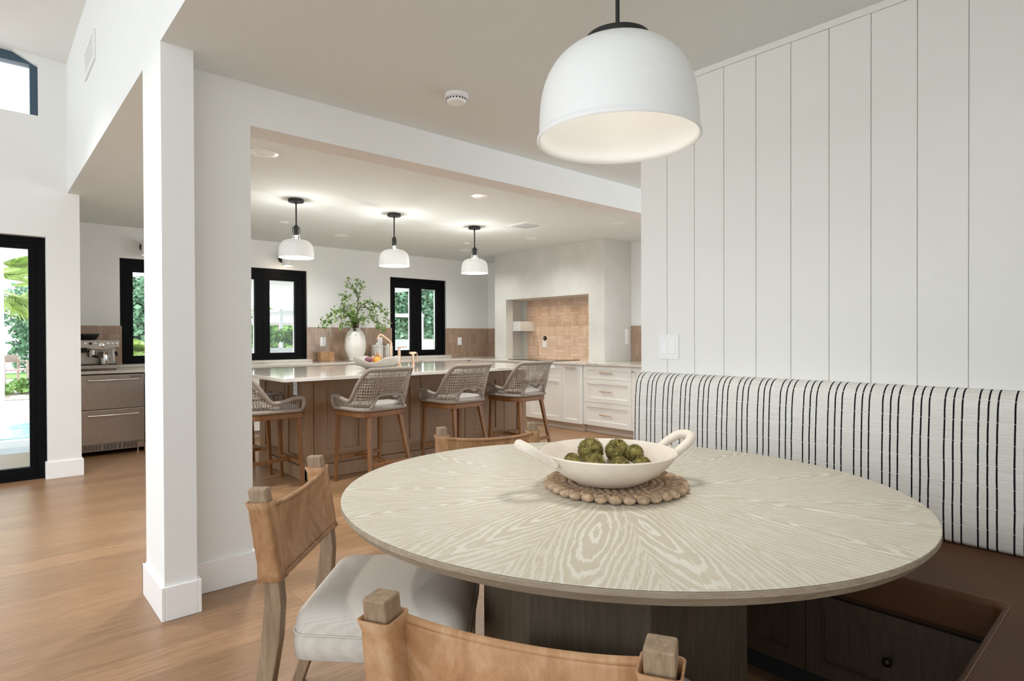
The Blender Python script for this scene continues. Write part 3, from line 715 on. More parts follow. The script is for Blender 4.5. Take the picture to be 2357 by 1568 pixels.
# ------------------------------------------------------------------ island
IX0, IX1, IY0, IY1 = 1.745, 4.72, 4.578, 6.26
BX0, BX1, BY0, BY1 = 2.045, 4.62, 4.93, 6.0
loc = (3.2, 5.4, 0)
tag(MB((3.2, 5.4, .87)).box(IX0, IX1, IY0, IY1, .870, .900).build('island_worktop', M['quartz'], None, bevel=.003), 'glossy pale stone slab on the island with a wide seating overhang', 'worktop')
o = thing('kitchen_island', 'brown oak kitchen island with recessed panels and plinth', 'kitchen island', loc)
MB(loc).box(BX0 + .022, BX1 - .022, BY0 + .022, BY1 - .02, .001, .869).build('body', M['island'], o)
m = MB(loc); m.box(BX0 - .004, BX1 + .004, BY0 - .012, BY0 + .02, .001, .115); m.box(BX0 - .012, BX0 + .02, BY0 - .012, BY1, .001, .115); m.box(BX1 - .02, BX1 + .012, BY0 - .012, BY1, .001, .115)
m.build('plinth', M['island'], o, bevel=.004)
for q in ((BX0, BX0 + .085, BY0, BY0 + .07), (BX1 - .06, BX1, BY0, BY0 + .07), (BX0, BX0 + .07, 5.36, 5.41), (BX0, BX0 + .07, 5.93, BY1)):
    MB(loc).box(*q, .116, .869).build('corner_post', M['island'], o, bevel=.002)
x = BX0 + .087
for k in range(4):
    wd = .54; M4 = face_back(x, BY0 + .002) @ Matrix.Translation((0, 0, .118))
    shaker(loc, M4, wd, .750, .115, .022, .016, .0035).build('door', M['island'], o); x += wd
M4 = face_back(x, BY0 + .002) @ Matrix.Translation((0, 0, .118)); shaker(loc, M4, BX1 - .062 - x, .750, .06, .022, .016, .0035).build('door', M['island'], o)
for ya, yb in ((BY0 + .072, 5.358), (5.412, 5.928)):
    M4 = Matrix(((0, 1, 0, BX0 + .002), (-1, 0, 0, yb), (0, 0, 1, .118), (0, 0, 0, 1)))
    shaker(loc, M4, yb - ya, .750, .07, .022, .014, .003).build('end_panel', M['island'], o)
M4 = Matrix(((0, -1, 0, BX1 - .002), (1, 0, 0, BY0 + .072), (0, 0, 1, .118), (0, 0, 0, 1))); shaker(loc, M4, 1.0, .75, .07, .02, .006).build('end_panel', M['island'], o)

# ------------------------------------------------------------------ counter stools
def shell_paths(u):
    """u 0..1 round the U from front-left over the back to front-right -> (lower rail, upper rail)"""
    W, Dp, Rr = .235, .40, .11         # half width, depth, corner radius
    L1 = Dp - Rr; L2 = PI / 2 * Rr; L3 = 2 * (W - Rr); tot = 2 * L1 + 2 * L2 + L3
    s = u * tot
    def plan(s):
        if s < L1: return (-W, .20 - s, -1, 0)
        s -= L1
        if s < L2:
            a = s / Rr; return (-W + Rr - Rr * math.cos(a), .20 - L1 - Rr * math.sin(a), -math.cos(a), -math.sin(a))
        s -= L2
        if s < L3: return (-W + Rr + s, .20 - Dp, 0, -1)
        s -= L3
        if s < L2:
            a = s / Rr; return (W - Rr + Rr * math.sin(a), .20 - L1 - Rr * math.cos(a), math.sin(a), -math.cos(a))
        s -= L2
        return (W, .20 - Dp + Rr + s, 1, 0)
    x, y, nx, ny = plan(min(max(s, 0), tot - 1e-6))
    d = min(s, tot - s) / (tot / 2)        # 0 at the arm tips, 1 at mid back
    def sm(a, b, t): t = min(max((t - a) / (b - a), 0), 1); return t * t * (3 - 2 * t)
    z = .722 + .008 * math.cos(min(d / .2, 1) * PI / 2) - .028 * sm(.05, .36, d) + .262 * sm(.37, .66, d)
    back = sm(.36, .70, d)
    lo = Vector((x, y, .628)); out = .012 + .018 * back
    hi = Vector((x + nx * out * (1 - .8 * back), y + ny * out - .075 * back, z))
    return lo, hi, d, tot
def make_stool():
    o = thing('counter_stool', '-', 'stool', (0, 0, 0), 0, 'woven rope stools around the island')
    fz = .565
    # wooden seat frame: rounded U plan
    loops = []
    pts = [(-.235, .215), (-.235, -.09)] + [(-.235 + .11 - .11 * math.cos(a), -.09 - .11 * math.sin(a)) for a in [PI / 12 * k for k in range(1, 7)]]
    pts += [(-p[0], p[1]) for p in reversed(pts)]
    frame_pts = list(pts); m = MB(); m.prism(frame_pts, fz, fz + .043); m.build('seat_frame', M['stoolwood'], o, bevel=.005)
    for sx in (-1, 1):
        MB().bar((sx * .212, .190, fz), (sx * .222, .218, .001), .036, .036, (0, 1, 0), .022, .022).build('leg', M['stoolwood'], o, bevel=.003)
        MB().bar((sx * .155, -.165, fz), (sx * .215, -.262, .001), .036, .034, (0, 1, 0), .022, .022).build('leg', M['stoolwood'], o, bevel=.003)
    zs = .20
    def leg_at(sx, front, z):
        t = 1 - z / fz
        a, b = (Vector((sx * .212, .190, fz)), Vector((sx * .222, .218, 0))) if front else (Vector((sx * .155, -.165, fz)), Vector((sx * .215, -.262, 0)))
        return a + (b - a) * t
    MB().bar(leg_at(-1, True, zs), leg_at(1, True, zs), .028, .03).build('foot_rail', M['stoolwood'], o, bevel=.002)
    MB().bar(leg_at(-1, False, zs - .02), leg_at(1, False, zs - .02), .026, .03).build('foot_rail', M['stoolwood'], o, bevel=.002)
    MB().bar((0, leg_at(1, True, zs).y - .014, zs), (0, leg_at(1, False, zs).y + .013, zs - .018), .024, .03).build('stretcher', M['stoolwood'], o, bevel=.002)
    MB().lathe([(.010, 0), (.010, .006), (0, .007)], 12, M=Matrix.Translation((0, leg_at(1, True, zs).y + .015, zs)) @ Matrix.Rotation(-PI / 2, 4, 'X')).build('bolt', M['steel'], o)
    # rope shell
    N = 120
    lo = []; hi = []; ds = []
    for i in range(N + 1):
        a, b, d, tot = shell_paths(i / N); lo.append(a); hi.append(b); ds.append(d)
    front_l = [hi[0], hi[0] + Vector((0, .018, -.012)), hi[0] + Vector((0.002, .026, -.045)), lo[0] + Vector((0, .022, .03)), lo[0] + Vector((0, .012, .006))]
    front_r = [Vector((-p.x, p.y, p.z)) for p in front_l]
    m = MB(); m.tube(list(reversed(front_l)) + hi[1:-1] + front_r, .0175, 10); m.build('top_rail', M['rope'], o, 180)
    m = MB(); m.tube([Vector((lo[0].x, .205, .625))] + lo + [Vector((lo[-1].x, .205, .625)), Vector((.12, .212, .625)), Vector((-.12, .212, .625))], .017, 10, closed=True); m.build('lower_rail', M['rope'], o, 180)
    # window opening in the lower back
    wx0, wx1, wz0, wz1 = -.115, .115, .635, .745
    m = MB()
    def onback(x, z):
        t = min(max((z - .628) / (.957 - .628), 0), 1); return Vector((x, -.20 - .093 * t, z))
    m.tube(bez([onback(wx0 - .05, wz0), onback(wx0 - .012, wz1 - .03), onback(wx0 + .03, wz1), onback(wx1 - .03, wz1), onback(wx1 + .012, wz1 - .03), onback(wx1 + .05, wz0)], 6), .013, 8); m.build('opening_rim', M['rope'], o, 180)
    m = MB(); sr = random.Random(3)
    def surf(u, v):
        a, b, d, _ = shell_paths(min(max(u, 0), 1)); return a.lerp(b, v)
    K = 66
    for i in range(1, K):
        u = i / K; j = sr.uniform(-.004, .004); a, b, d, _ = shell_paths(u)
        back = d > .62
        v0 = .05
        mid = a.lerp(b, .3)
        if back and abs(mid.x) < .135: v0 = (wz1 - .628) / (b.z - .628)
        pts = [surf(u + j * math.sin(q * 5), v0 + (1 - v0) * q) for q in (0, .33, .66, 1)]
        m.tube(pts, .0032, 5)
        if d > .38:
            j2 = sr.uniform(.004, .010); m.tube([surf(u + j2, v0), surf(u + j2 * .3, v0 + (1 - v0) * .5), surf(u + j2, 1)], .0028, 5)
    for k in range(1, 13):
        z = .648 + k * .0238
        us = [i / 90 for i in range(91)]
        run = []
        for u in us:
            a, b, d, _ = shell_paths(u)
            v = (z - a.z) / (b.z - a.z)
            p = a.lerp(b, v) if 0 < v < .97 else None
            if p is not None and z < wz1 and d > .62 and abs(p.x) < .13: p = None
            if p is None or d < .30:
                if len(run) > 2: m.tube(run, .0032, 5)
                run = []
            else: run.append(p + Vector((0, 0, .002 * math.sin(u * 300))))
        if len(run) > 2: m.tube(run, .0032, 5)
    m.build('rope_weave', M['strand'], o, 180)
    m = MB(); m.prism([(x * .90, y * .90 + .005) for x, y in frame_pts], .612, .672); m.build('seat_cushion', M['cushion'], o, 60, bevel=.022, seg=4)
    return o
R = math.radians
st = make_stool(); st.location = (2.49, 4.56, 0); st.rotation_euler = (0, 0, R(7)); st['label'] = 'woven rope counter stool on brown wooden legs, leftmost of three along the island front'
dup(st, (3.345, 4.545, 0), R(4), 'woven rope counter stool on brown wooden legs, middle of three along the island front')
dup(st, (4.165, 4.55, 0), R(2), 'woven rope counter stool at the right end of the island front, before white cabinets')
dup(st, (1.745, 4.985, 0), R(-90), 'woven rope counter stool at the left island end, cut off by the white wall stub')
dup(st, (1.71, 5.594, 0), R(-90), 'woven stool at the left island end, farther one, only its arm and legs showing')

# ------------------------------------------------------------------ dining table
TX, TY = 1.456, 1.154; RA, RB = .827, .7605
o = thing('dining_table', 'round cerused oak pedestal dining table with sunburst veneer top', 'table', (TX, TY, 0), TABLE_RZ)
MB().lathe([(0, .7585), (.6, .7585), (RA - .003, .7585), (RA - .001, .7595), (RA - .004, .760), (0, .760)], 160, sy=RB / RA).build('table_top', M['veneer'], o)
MB().lathe([(0, .7583), (RA - .001, .7583), (RA, .757), (RA, .7465), (RA - .002, .745), (RA - .016, .727), (RA - .022, .725), (RA - .06, .724), (0, .716)], 160, sy=RB / RA).build('top_edge', M['oakedge'], o, 30)
va = math.atan2(-.7455, -.6665) - TABLE_RZ
def octo(r): return [(r * math.cos(va + 0.04 + k * PI / 4), r * math.sin(va + .04 + k * PI / 4)) for k in range(8)]
m = MB(); m.prism(octo(.405), .03, .7235); m.build('pedestal', M['oakbase'], o, bevel=.004)
m = MB(); m.prism(octo(.385), .001, .03); m.build('foot', M['oakbase'], o)

# ------------------------------------------------------------------ leather sling chairs
def make_chair():
    o = thing('dining_chair', '-', 'chair', (0, 0, 0), 0, 'leather sling chairs around the dining table')
    # local: +x forward (towards the table), y = side, posts top at x=0
    HS = .2225
    prof = [(-.065, 0.001), (.012, .22), (.036, .38), (.045, .48), (.036, .58), (.018, .69), (.0, .80)]
    def post_c(z):
        for (xa, za), (xb, zb) in zip(prof, prof[1:]):
            if za <= z <= zb: return xa + (xb - xa) * (z - za) / (zb - za)
        return prof[-1][0]
    for s in (-1, 1):
        loops = []
        for x, z in prof:
            wx = .022 + .004 * min(z, .5); wy = .0215
            if z < .4: wx = .019 + .008 * z / .4
            loops.append([Vector((x - wx, s * HS - wy, z)), Vector((x + wx, s * HS - wy, z)), Vector((x + wx, s * HS + wy, z)), Vector((x - wx, s * HS + wy, z))])
        MB().loft(loops).build('back_post', M['oak'], o, bevel=.004)
        MB().bar((.535, s * .222, .319), (.555, s * .230, .001), .044, .044, (0, 1, 0), .028, .028).build('front_leg', M['oak'], o, bevel=.004)
    # upholstered seat: trapezoid with rounded corners, domed top
    def outline(off=0):
        pts = []
        cs = [(.085, -.232, .05), (.58, -.262, .055), (.58, .262, .055), (.085, .232, .05)]
        for k, (cx, cy, r) in enumerate(cs):
            ix = 1 if cx < .3 else -1; iy = 1 if cy < 0 else -1
            a0 = {0: PI, 1: 1.5 * PI, 2: 0, 3: .5 * PI}[k]
            for q in range(7):
                a = a0 + q * PI / 12
                pts.append((cx + ix * (r + off) + (r) * math.cos(a), cy + iy * (r + off) + r * math.sin(a)))
        return pts
    levels = [(.320, .008), (.324, .001), (.36, -.002), (.391, 0), (.395, .002), (.403, .002), (.425, .006), (.443, .016), (.456, .035), (.466, .07), (.472, .12), (.474, .17)]
    loops = []
    for z, off in levels: loops.append([Vector((x, y, z)) for x, y in outline_scaled(outline(), off)])
    MB().loft(loops).build('seat', M['linen'], o, 180)
    MB().tube([Vector((x, y, .394)) for x, y in outline_scaled(outline(), -.0015)], .0032, 6, closed=True).build('piping', M['linen'], o, 180)
    # leather back: sleeves round the posts and a sagging sling between them
    zt, zb = .765, .548
    for s in (-1, 1):
        loops_o = []
        n = 10
        for k in range(n + 1):
            z = zb + (zt - zb) * k / n; x = post_c(z); a = .0285 + (.004 if k in (0, n) else 0); b = .027 + (.003 if k in (0, n) else 0)
            if k in (1, n - 1): a -= .001; b -= .001
            lp = []
            for (cx, cy, a0) in ((1, 1, 0), (-1, 1, .5 * PI), (-1, -1, PI), (1, -1, 1.5 * PI)):
                for q in range(4):
                    an = a0 + q * PI / 6; lp.append(Vector((x + cx * (a - .008) + .008 * math.cos(an), s * HS + cy * (b - .008) + .008 * math.sin(an), z)))
            loops_o.append(lp)
        m = MB(); m.loft(loops_o, cap=False); m.build('leather_sleeve', M['leather'], o, 180, solid=.004)
    def sl(u, v):
        y = -HS + 2 * HS * u; q = max(0, 1 - (2 * u - 1) ** 2)
        qq = q ** .8
        z = zb + .004 + (zt - zb - .008) * v - .020 * qq * (.3 + .7 * v)
        return Vector((post_c(min(max(z, zb), zt)) + .027 - (.006 + .024 * math.sin(v * PI)) * q ** .7, y, z))
    m = MB(); m.sheet(sl, 36, 14); m.build('leather_sling', M['leather'], o, 180, solid=.005)
    for v, dz in ((1.0, -.004), (0, .004)): MB().tube([sl(u / 40, v) + Vector((.002, 0, dz)) for u in range(1, 40)], .0072, 8).build('leather_hem', M['leather'], o, 180)
    return o
def outline_scaled(pts, off):
    cx = sum(p[0] for p in pts) / len(pts); cy = sum(p[1] for p in pts) / len(pts); out = []
    for x, y in pts:
        d = math.hypot(x - cx, y - cy); k = (d - off) / d; out.append((cx + (x - cx) * k, cy + (y - cy) * k))
    return out
ch = make_chair(); ch.location = (.730, 1.869, 0); ch.rotation_euler = (0, 0, R(-42.97)); ch['label'] = 'tan leather sling dining chair left of the table, its linen seat in view'
dup(ch, (.589, .6685, 0), R(27.8), 'tan leather sling dining chair seen from behind in the foreground, with oak post tops')
dup(ch, (1.795, 2.181, 0), R(-113.7), 'tan leather sling dining chair behind the table, only its back showing before the stools')

# ------------------------------------------------------------------ banquette
loc = (2.3, .8, 0)
o = thing('banquette', 'built-in corner bench with brown leather seat and oak drawers along the shiplap wall', 'bench', loc)
def Lpoly(x, y, r, yend, xend):
    pts = [(2.572, -.345), (2.572, yend), (x, yend)]
    pts += [(x - r + r * math.cos(a), y + r - r * math.sin(a)) for a in [PI / 2 * k / 6 for k in range(7)]] if False else [(x, y + r)] + [(x - r * (1 - math.cos(a)), y + r - r * math.sin(a)) for a in [PI / 2 * k / 6 for k in range(1, 7)]]
    pts += [(xend, y), (xend, -.345)]
    return pts
m = MB(loc); m.prism(Lpoly(2.03, .31, .03, 1.865, 1.0), .385, .50); m.build('seat_cushion', M['brownleather'], o, 40, bevel=.014, seg=4)
m = MB(loc); seam = Lpoly(2.046, .294, .03, 1.85, 1.02)[2:-1]; m.tube([Vector((x, y, .5008)) for x, y in seam], .0012, 5); m.build('seat_seam', plain('leather seam', (.24, .125, .07), .5), o)
m = MB(loc); m.prism([(2.570, -.343), (2.570, 1.86), (2.066, 1.86), (2.066, .28), (1.02, .28), (1.02, -.343)], .10, .384); m.build('carcass', M['bench'], o)
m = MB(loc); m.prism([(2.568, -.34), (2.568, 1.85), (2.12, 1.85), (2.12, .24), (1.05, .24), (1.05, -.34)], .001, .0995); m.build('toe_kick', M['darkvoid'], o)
for ya, yb in ((.336, .824), (.824, 1.34), (1.34, 1.858)):
    M4 = Matrix(((0, 1, 0, 2.042), (-1, 0, 0, yb), (0, 0, 1, .103), (0, 0, 0, 1)))
    d = shaker(loc, M4, yb - ya, .27, .052, .024, .013).build('drawer', M['bench'], o)
    MB(loc).lathe([(.006, 0), (.006, .012), (.013, .018), (.0135, .026), (.010, .03), (0, .031)], 20, M=M4 @ Matrix.Translation(((yb - ya) / 2, 0, .135)) @ Matrix.Rotation(PI / 2, 4, 'X')).build('knob', M['darkmetal'], d, 50)
# striped back cushions
def back_profile():
    # (offset from wall, z) outline, rounded top
    out = [(0, .503), (.072, .503), (.082, .515), (.084, .60), (.082, .80), (.078, .90), (.072, .955)]
    out += [(.072 * math.cos(a) * 1.0, .955 + .078 * math.sin(a)) for a in [PI / 2 * k / 8 for k in range(1, 9)]]
    return out
pr = back_profile()
loops = []
for y in [-.27, -.262] + [-.2 + .1 * k for k in range(21)] + [1.853, 1.861]:
    sh = .008 if y in (-.27, 1.861) else 0
    loops.append([Vector((2.5735 - max(d - sh, 0), y, z - (sh if z > .9 else 0))) for d, z in pr])
tag(MB().loft(loops).build('bench_back', M['striped'], None, 60), 'long cream bench back cushion with groups of black stripes on the shiplap wall', 'back cushion')
m = MB((1.7, -.3, .5)); loops = []
for x in [1.02, 1.028] + [1.1 + .1 * k for k in range(14)] + [2.42]:
    loops.append([Vector((x, -.3485 + d, z)) for d, z in pr])
tag(m.loft(loops).build('bench_back', M['linen'], None, 60), 'second bench back cushion on the near wall, outside the picture', 'back cushion')

# ------------------------------------------------------------------ table centrepiece
m = MB((1.447, 1.146, .7605)); zc = .7605; cx, cy = 1.447, 1.146
R0 = .200
m.lathe([(0, .002), (R0 - .02, .002), (R0 - .005, .006), (R0 - .02, .011), (0, .011)], 64, (cx, cy, zc))
for k in range(1, 8):
    r = .02 + k * .023; n = int(2 * PI * r / .022)
    for i in range(n):
        a = 2 * PI * i / n + k; m.sphere((cx + r * math.cos(a), cy + r * math.sin(a), zc + .0125), .012, 8, 6, sz=.5)
n = 33
for i in range(n):
    a = 2 * PI * i / n; rr = R0 + rnd.uniform(-.002, .002)
    m.sphere((cx + rr * math.cos(a), cy + rr * math.sin(a), zc + .0115), .0198, 10, 8, sx=1.0, sy=1.0, sz=.62)
    a += PI / n; m.tube([(cx + (rr - .035) * math.cos(a), cy + (rr - .035) * math.sin(a), zc + .014), (cx + (rr - .002) * math.cos(a), cy + (rr - .002) * math.sin(a), zc + .018)], .006, 6)
tag(m.build('placemat', M['jute'], None, 60), 'round braided jute placemat with scalloped edge under the bowl', 'placemat')
BXC, BYC, BZ = 1.410, 1.145, .7805
baz = math.atan2(-.667 + .0, .745)            # across the view
axis_ang = math.atan2(-.667, .745) + R(18)
o = thing('serving_bowl', 'cream stoneware bowl with two loop handles on the jute placemat', 'bowl', (BXC, BYC, BZ), axis_ang)
prf = [(0, 0.002), (.085, .001), (.105, .006), (.150, .030), (.182, .056), (.199, .078), (.204, .085), (.2005, .088), (.195, .084), (.176, .062), (.145, .038), (.10, .016), (.06, .010), (0, .009)]
MB().lathe([(rr, zz * 1.1) for rr, zz in prf], 72).build('bowl_body', M['stone'], o, 60)
for s in (-1, 1):
    pts = [(s * .185, -.052, .066), (s * .208, -.047, .078), (s * .240, -.046, .099), (s * .268, -.034, .116), (s * .279, 0, .121), (s * .268, .034, .116), (s * .240, .046, .099), (s * .208, .047, .078), (s * .185, .052, .066)]
    b = [q + Vector((0, 0, .006)) for q in bez(pts, 6)]; n = len(b)
    MB().tube(b, [.0115 + .004 * (1 - abs(2 * i / (n - 1) - 1)) for i in range(n)], 12).build('handle', M['stone'], o, 180)
def at_px(px, py, z):
    d = R2 * ((px - 1178.5) / f_px) + U2 * ((784 - py) / f_px) + Fw
    t = (z - 1.22) / d.z; return Vector((0, 0, 1.22)) + d * t
balls = [(1359.5, 1038, .0375, .853, 'large brown-green moss ball on the left of the pile in the bowl'), (1421, 1038, .0350, .853, 'large bright green moss ball on the right of the pile in the bowl'),
         (1317, 1062, .0235, .838, 'small moss ball at the left end of the bowl'), (1368, 1068, .0310, .826, 'moss ball in front of the large left one, at the bowl rim'),
         (1427, 1073, .0275, .822, 'low moss ball in front of the large right one, at the bowl rim'), (1465, 1052, .026, .846, 'moss ball at the right back of the bowl, behind the front right one'),
         (1473, 1066, .027, .832, 'moss ball at the right front of the bowl near the loop handle')]
cen = [[at_px(px, py, z), r * 1.10] for px, py, r, z, lb in balls]
for it in range(80):
    for i in range(len(cen)):
        for j in range(i):
            d = cen[i][0] - cen[j][0]; g = (cen[i][1] + cen[j][1]) * 1.0 - d.length
            if g > 0: d = d.normalized() * g * .5; cen[i][0] += d; cen[j][0] -= d
        q = cen[i][0]; h = Vector((q.x - BXC, q.y - BYC, 0)); lim = .195 - cen[i][1] * (1.25 if q.z < .84 else .9)
        if h.length > lim: q -= h.normalized() * (h.length - lim)
        q.z = max(q.z, BZ + .012 + cen[i][1] + .25 * max(0, h.length - .09))
for k, (px, py, r, z, lb) in enumerate(balls):
    c, r = cen[k]; o2 = thing('moss_ball', lb, 'moss ball', c, rnd.uniform(0, 6), 'moss balls in the bowl')
    m = MB(); nn, mm = 22, 14
    loops = []
    for i in range(mm + 1):
        th = PI * i / mm
        loops.append([Vector((math.sin(max(th, .02)) * math.cos(2 * PI * j / nn), math.sin(max(th, .02)) * math.sin(2 * PI * j / nn), -math.cos(th))) * (r * .96 * (1 + rnd.uniform(-.04, .04))) for j in range(nn)])
    m.loft(loops).build('core', M['moss'], o2, 180)
    m = MB()
    for i in range(420):
        d = Vector((rnd.gauss(0, 1), rnd.gauss(0, 1), rnd.gauss(0, 1))).normalized(); t = d.cross(Vector((rnd.gauss(0, 1), rnd.gauss(0, 1), rnd.gauss(0, 1)))).normalized(); q = d.cross(t)
        L = r * rnd.uniform(.15, .4); b = d * r * .96; wv = r * .035
        p2 = (b + t * L).normalized() * r * rnd.uniform(1.0, 1.09)
        m.add([b - q * wv, b + q * wv, p2 + q * wv * .3, p2 - q * wv * .3], [(0, 1, 2, 3)])
    m.build('fibres', M['mossleaf'], o2)

# ------------------------------------------------------------------ worktop objects
vx, vy = 3.965, 7.75
o = thing('vase', 'tall white glazed ceramic vase on the window counter', 'vase', (vx, vy, .8805))
MB().lathe([(0, .001), (.098, .001), (.102, .006), (.104, .022), (.100, .026), (.125, .070), (.150, .125), (.163, .18), (.165, .23), (.158, .30), (.148, .345), (.122, .400), (.083, .435), (.078, .442), (.078, .462), (.074, .465), (.070, .462), (.070, .44), (.10, .41), (.13, .35), (.14, .2), (.09, .04), (0, .03)], 48, sx=.90, sy=.90).build('body', M['ceramic'], o, 60)
MB().lathe([(.094, .0003), (.097, .0008), (.097, .0012), (0, .0012)], 40).build('foot_ring', M['darkmetal'], o)
o = thing('branches', 'leafy green branches arching out of the white vase', 'branches', (vx, vy, .93))
def vpt(px, py, yy):
    d = R2 * ((px - 1178.5) / f_px) + U2 * ((784 - py) / f_px) + Fw
    t = yy / d.y; return Vector((0, 0, 1.22)) + d * t - Vector((vx, vy, .93))
twigs = MB(); leaves = MB()
def leafcl(p, n, sp, size=(.030, .054)):
    for _ in range(n):
        c = p + Vector((rnd.gauss(0, sp), rnd.gauss(0, sp), rnd.gauss(0, sp)))
        e = Euler((rnd.uniform(-.9, .9) + .5, rnd.uniform(-.9, .9), rnd.uniform(0, 6.28))).to_matrix().to_4x4()
        L = rnd.uniform(*size); w = L * .8
        shape = [(0, -.1), (.28, .0), (.5, .12), (.3, .3), (.55, .62), (.2, .55), (0, 1.05), (-.2, .55), (-.55, .62), (-.3, .3), (-.5, .12), (-.28, .0)]
        vs = [c + e @ Vector((x * w, y * L, .12 * L * (abs(x)))) for x, y in shape]
        leaves.add([c + e @ Vector((0, .3 * L, -.02 * L))] + vs, [(0, i + 1, (i + 1) % 12 + 1) for i in range(12)])
def stem(pts, r0=.007, dens=.03, nl=3, sp=.022):
    b = bez(pts, 7); n = len(b)
    twigs.tube(b, [r0 * (1 - .75 * i / (n - 1)) for i in range(n)], 6)
    acc = 0
    for i in range(1, n):
        acc += (b[i] - b[i - 1]).length
        if i > n * .28 and acc > dens: acc = 0; leafcl(b[i], nl + 2, sp * 1.1)
V = vpt
base = Vector((0, 0, -.03))
stem([base, V(818, 752, 7.75), V(823, 712, 7.74), V(824, 680, 7.72), V(815, 665, 7.7), V(800, 645, 7.68)], .008, .05, 3, .02)
stem([V(824, 690, 7.72), V(819, 668, 7.70), V(826, 650, 7.70), V(823, 641, 7.68)], .004, .04, 3, .02)
stem([V(823, 700, 7.72), V(829, 672, 7.74), V(834, 650, 7.76)], .004, .045, 2, .015)
stem([V(822, 668, 7.7), V(806, 664, 7.68), V(797, 658, 7.66)], .003, .05, 1, .01)
stem([base, V(820, 740, 7.72), V(830, 706, 7.66), V(850, 697, 7.6), V(868, 706, 7.58), V(886, 722, 7.56), V(896, 745, 7.54)], .007, .026, 4, .028)
stem([V(828, 708, 7.68), V(848, 709, 7.6), V(862, 722, 7.55), V(872, 745, 7.5), V(884, 762, 7.5)], .005, .024, 4, .03)
stem([base, V(822, 745, 7.7), V(840, 733, 7.6), V(857, 735, 7.56), V(870, 748, 7.52), V(880, 760, 7.5)], .006, .026, 4, .03)
stem([base, V(812, 742, 7.78), V(800, 722, 7.8), V(790, 704, 7.82), V(795, 688, 7.82), V(788, 675, 7.82)], .006, .026, 4, .026)
stem([base, V(811, 740, 7.74), V(795, 720, 7.72), V(776, 715, 7.72), V(760, 728, 7.72), V(746, 742, 7.72), V(740, 752, 7.72)], .007, .026, 4, .026)
stem([base, V(812, 738, 7.7), V(797, 728, 7.62), V(778, 732, 7.6), V(762, 740, 7.6), V(752, 752, 7.58), V(746, 764, 7.56)], .006, .035, 3, .022)
stem([base, V(814, 738, 7.66), V(808, 712, 7.6), V(800, 700, 7.56)], .006, .022, 5, .034)
stem([base, V(816, 742, 7.64), V(812, 725, 7.58), V(806, 716, 7.52)], .006, .022, 5, .034)
stem([base, V(820, 745, 7.64), V(832, 735, 7.58), V(836, 750, 7.54)], .004, .03, 3, .025)
stem([base, V(812, 748, 7.68), V(798, 748, 7.64), V(784, 752, 7.62)], .004, .03, 3, .02)
for q in range(5): twigs.tube([base + Vector((rnd.uniform(-.04, .04), rnd.uniform(-.04, .04), 0)), V(812 + q * 3, 758, 7.75), V(810 + q * 4, 735, 7.74)], .008, 6)
twigs.build('stems', M['twig'], o, 180); leaves.build('leaves', M['leaf'], o)
tag(MB((3.59, 7.9, .8805)).box(3.495, 3.615, 7.845, 7.945, .881, 1.015).box(3.617, 3.695, 7.845, 7.94, .881, 1.013).build('wood_block', M['board'], None, bevel=.004), 'small wooden recipe block on the window counter below an outlet', 'wood block')
def canister(x, y, r, h, lb):
    o = thing('canister', lb, 'canister', (x, y, .8805), group='lidded canisters behind the faucet')
    MB().lathe([(0, .001), (r, .001), (r, h), (r - .004, h), (r - .004, .006), (0, .006)], 32).build('jar', M['jar'], o, 40)
    w = MB()
    for k in range(14):
        a = 2 * PI * k / 14; w.box(-.003, .003, -.001, .001, .004, h * .98, Matrix.Rotation(a, 4, 'Z') @ Matrix.Translation((0, r, 0)))
    w.build('ribs', M['enamel'], o)
    MB().lathe([(r + .003, h + .001), (r + .003, h + .012), (r * .5, h + .02), (.016, h + .024), (.02, h + .04), (.012, h + .052), (0, h + .053)], 28).build('lid', M['plastic'], o, 40)
canister(4.37, 7.86, .085, .20, 'ribbed pale glass canister with lid behind the faucet, left one')
canister(4.56, 7.88, .07, .185, 'ribbed pale glass canister with lid beside the right window, right one')
# espresso machine
loc = (.93, 7.62, .8805)
o = thing('espresso_machine', 'stainless steel espresso machine with black bean hopper on the counter over the drawer fridge', 'espresso machine', loc, 0)
m = MB(); m.box(-.165, .19, -.13, .16, .012, .055); m.build('drip_base', M['steel'], o, bevel=.008)
MB().box(-.15, .17, -.115, .02, .0555, .060).build('drip_tray', M['darkvoid'], o)
MB().box(-.165, .165, .03, .16, .056, .26).build('body', M['steel'], o, bevel=.006)
MB().box(-.185, -.166, -.06, .16, .03, .30).build('side_panel', M['darkmetal'], o, bevel=.004)
m = MB(); m.prism([(-.165, .235), (-.10, .232), (-.06, .215), (.08, .212), (.14, .235), (.175, .238), (.175, .315), (-.165, .315)], -.16, .13, Matrix(((1, 0, 0, 0), (0, 0, 1, 0), (0, 1, 0, 0), (0, 0, 0, 1)))); m.build('control_head', M['steel'], o, bevel=.006)
for x in (-.115, -.075, -.035, .075, .112, .148):
    MB().lathe([(.013, 0), (.012, .005), (0, .006)], 18, M=Matrix.Translation((x, -.16, .28)) @ Matrix.Rotation(PI / 2, 4, 'X')).build('button', M['steel2'] if x != -.075 else M['darkmetal'], o, 40)
MB().lathe([(.026, 0), (.026, .006), (.022, .008), (0, .008)], 28, M=Matrix.Translation((.02, -.16, .262)) @ Matrix.Rotation(PI / 2, 4, 'X')).build('pressure_gauge', M['steel2'], o, 40)
m = MB(); m.lathe([(.06, .316), (.075, .325), (.095, .36), (.10, .372), (.10, .38), (0, .382)], 32, (-.075, .02, 0)); m.build('bean_hopper', M['darkvoid'], o, 40)
MB().lathe([(.036, .165), (.038, .21), (0, .21)], 24, (-.05, -.07, 0)).build('group_head', M['steel2'], o, 40)
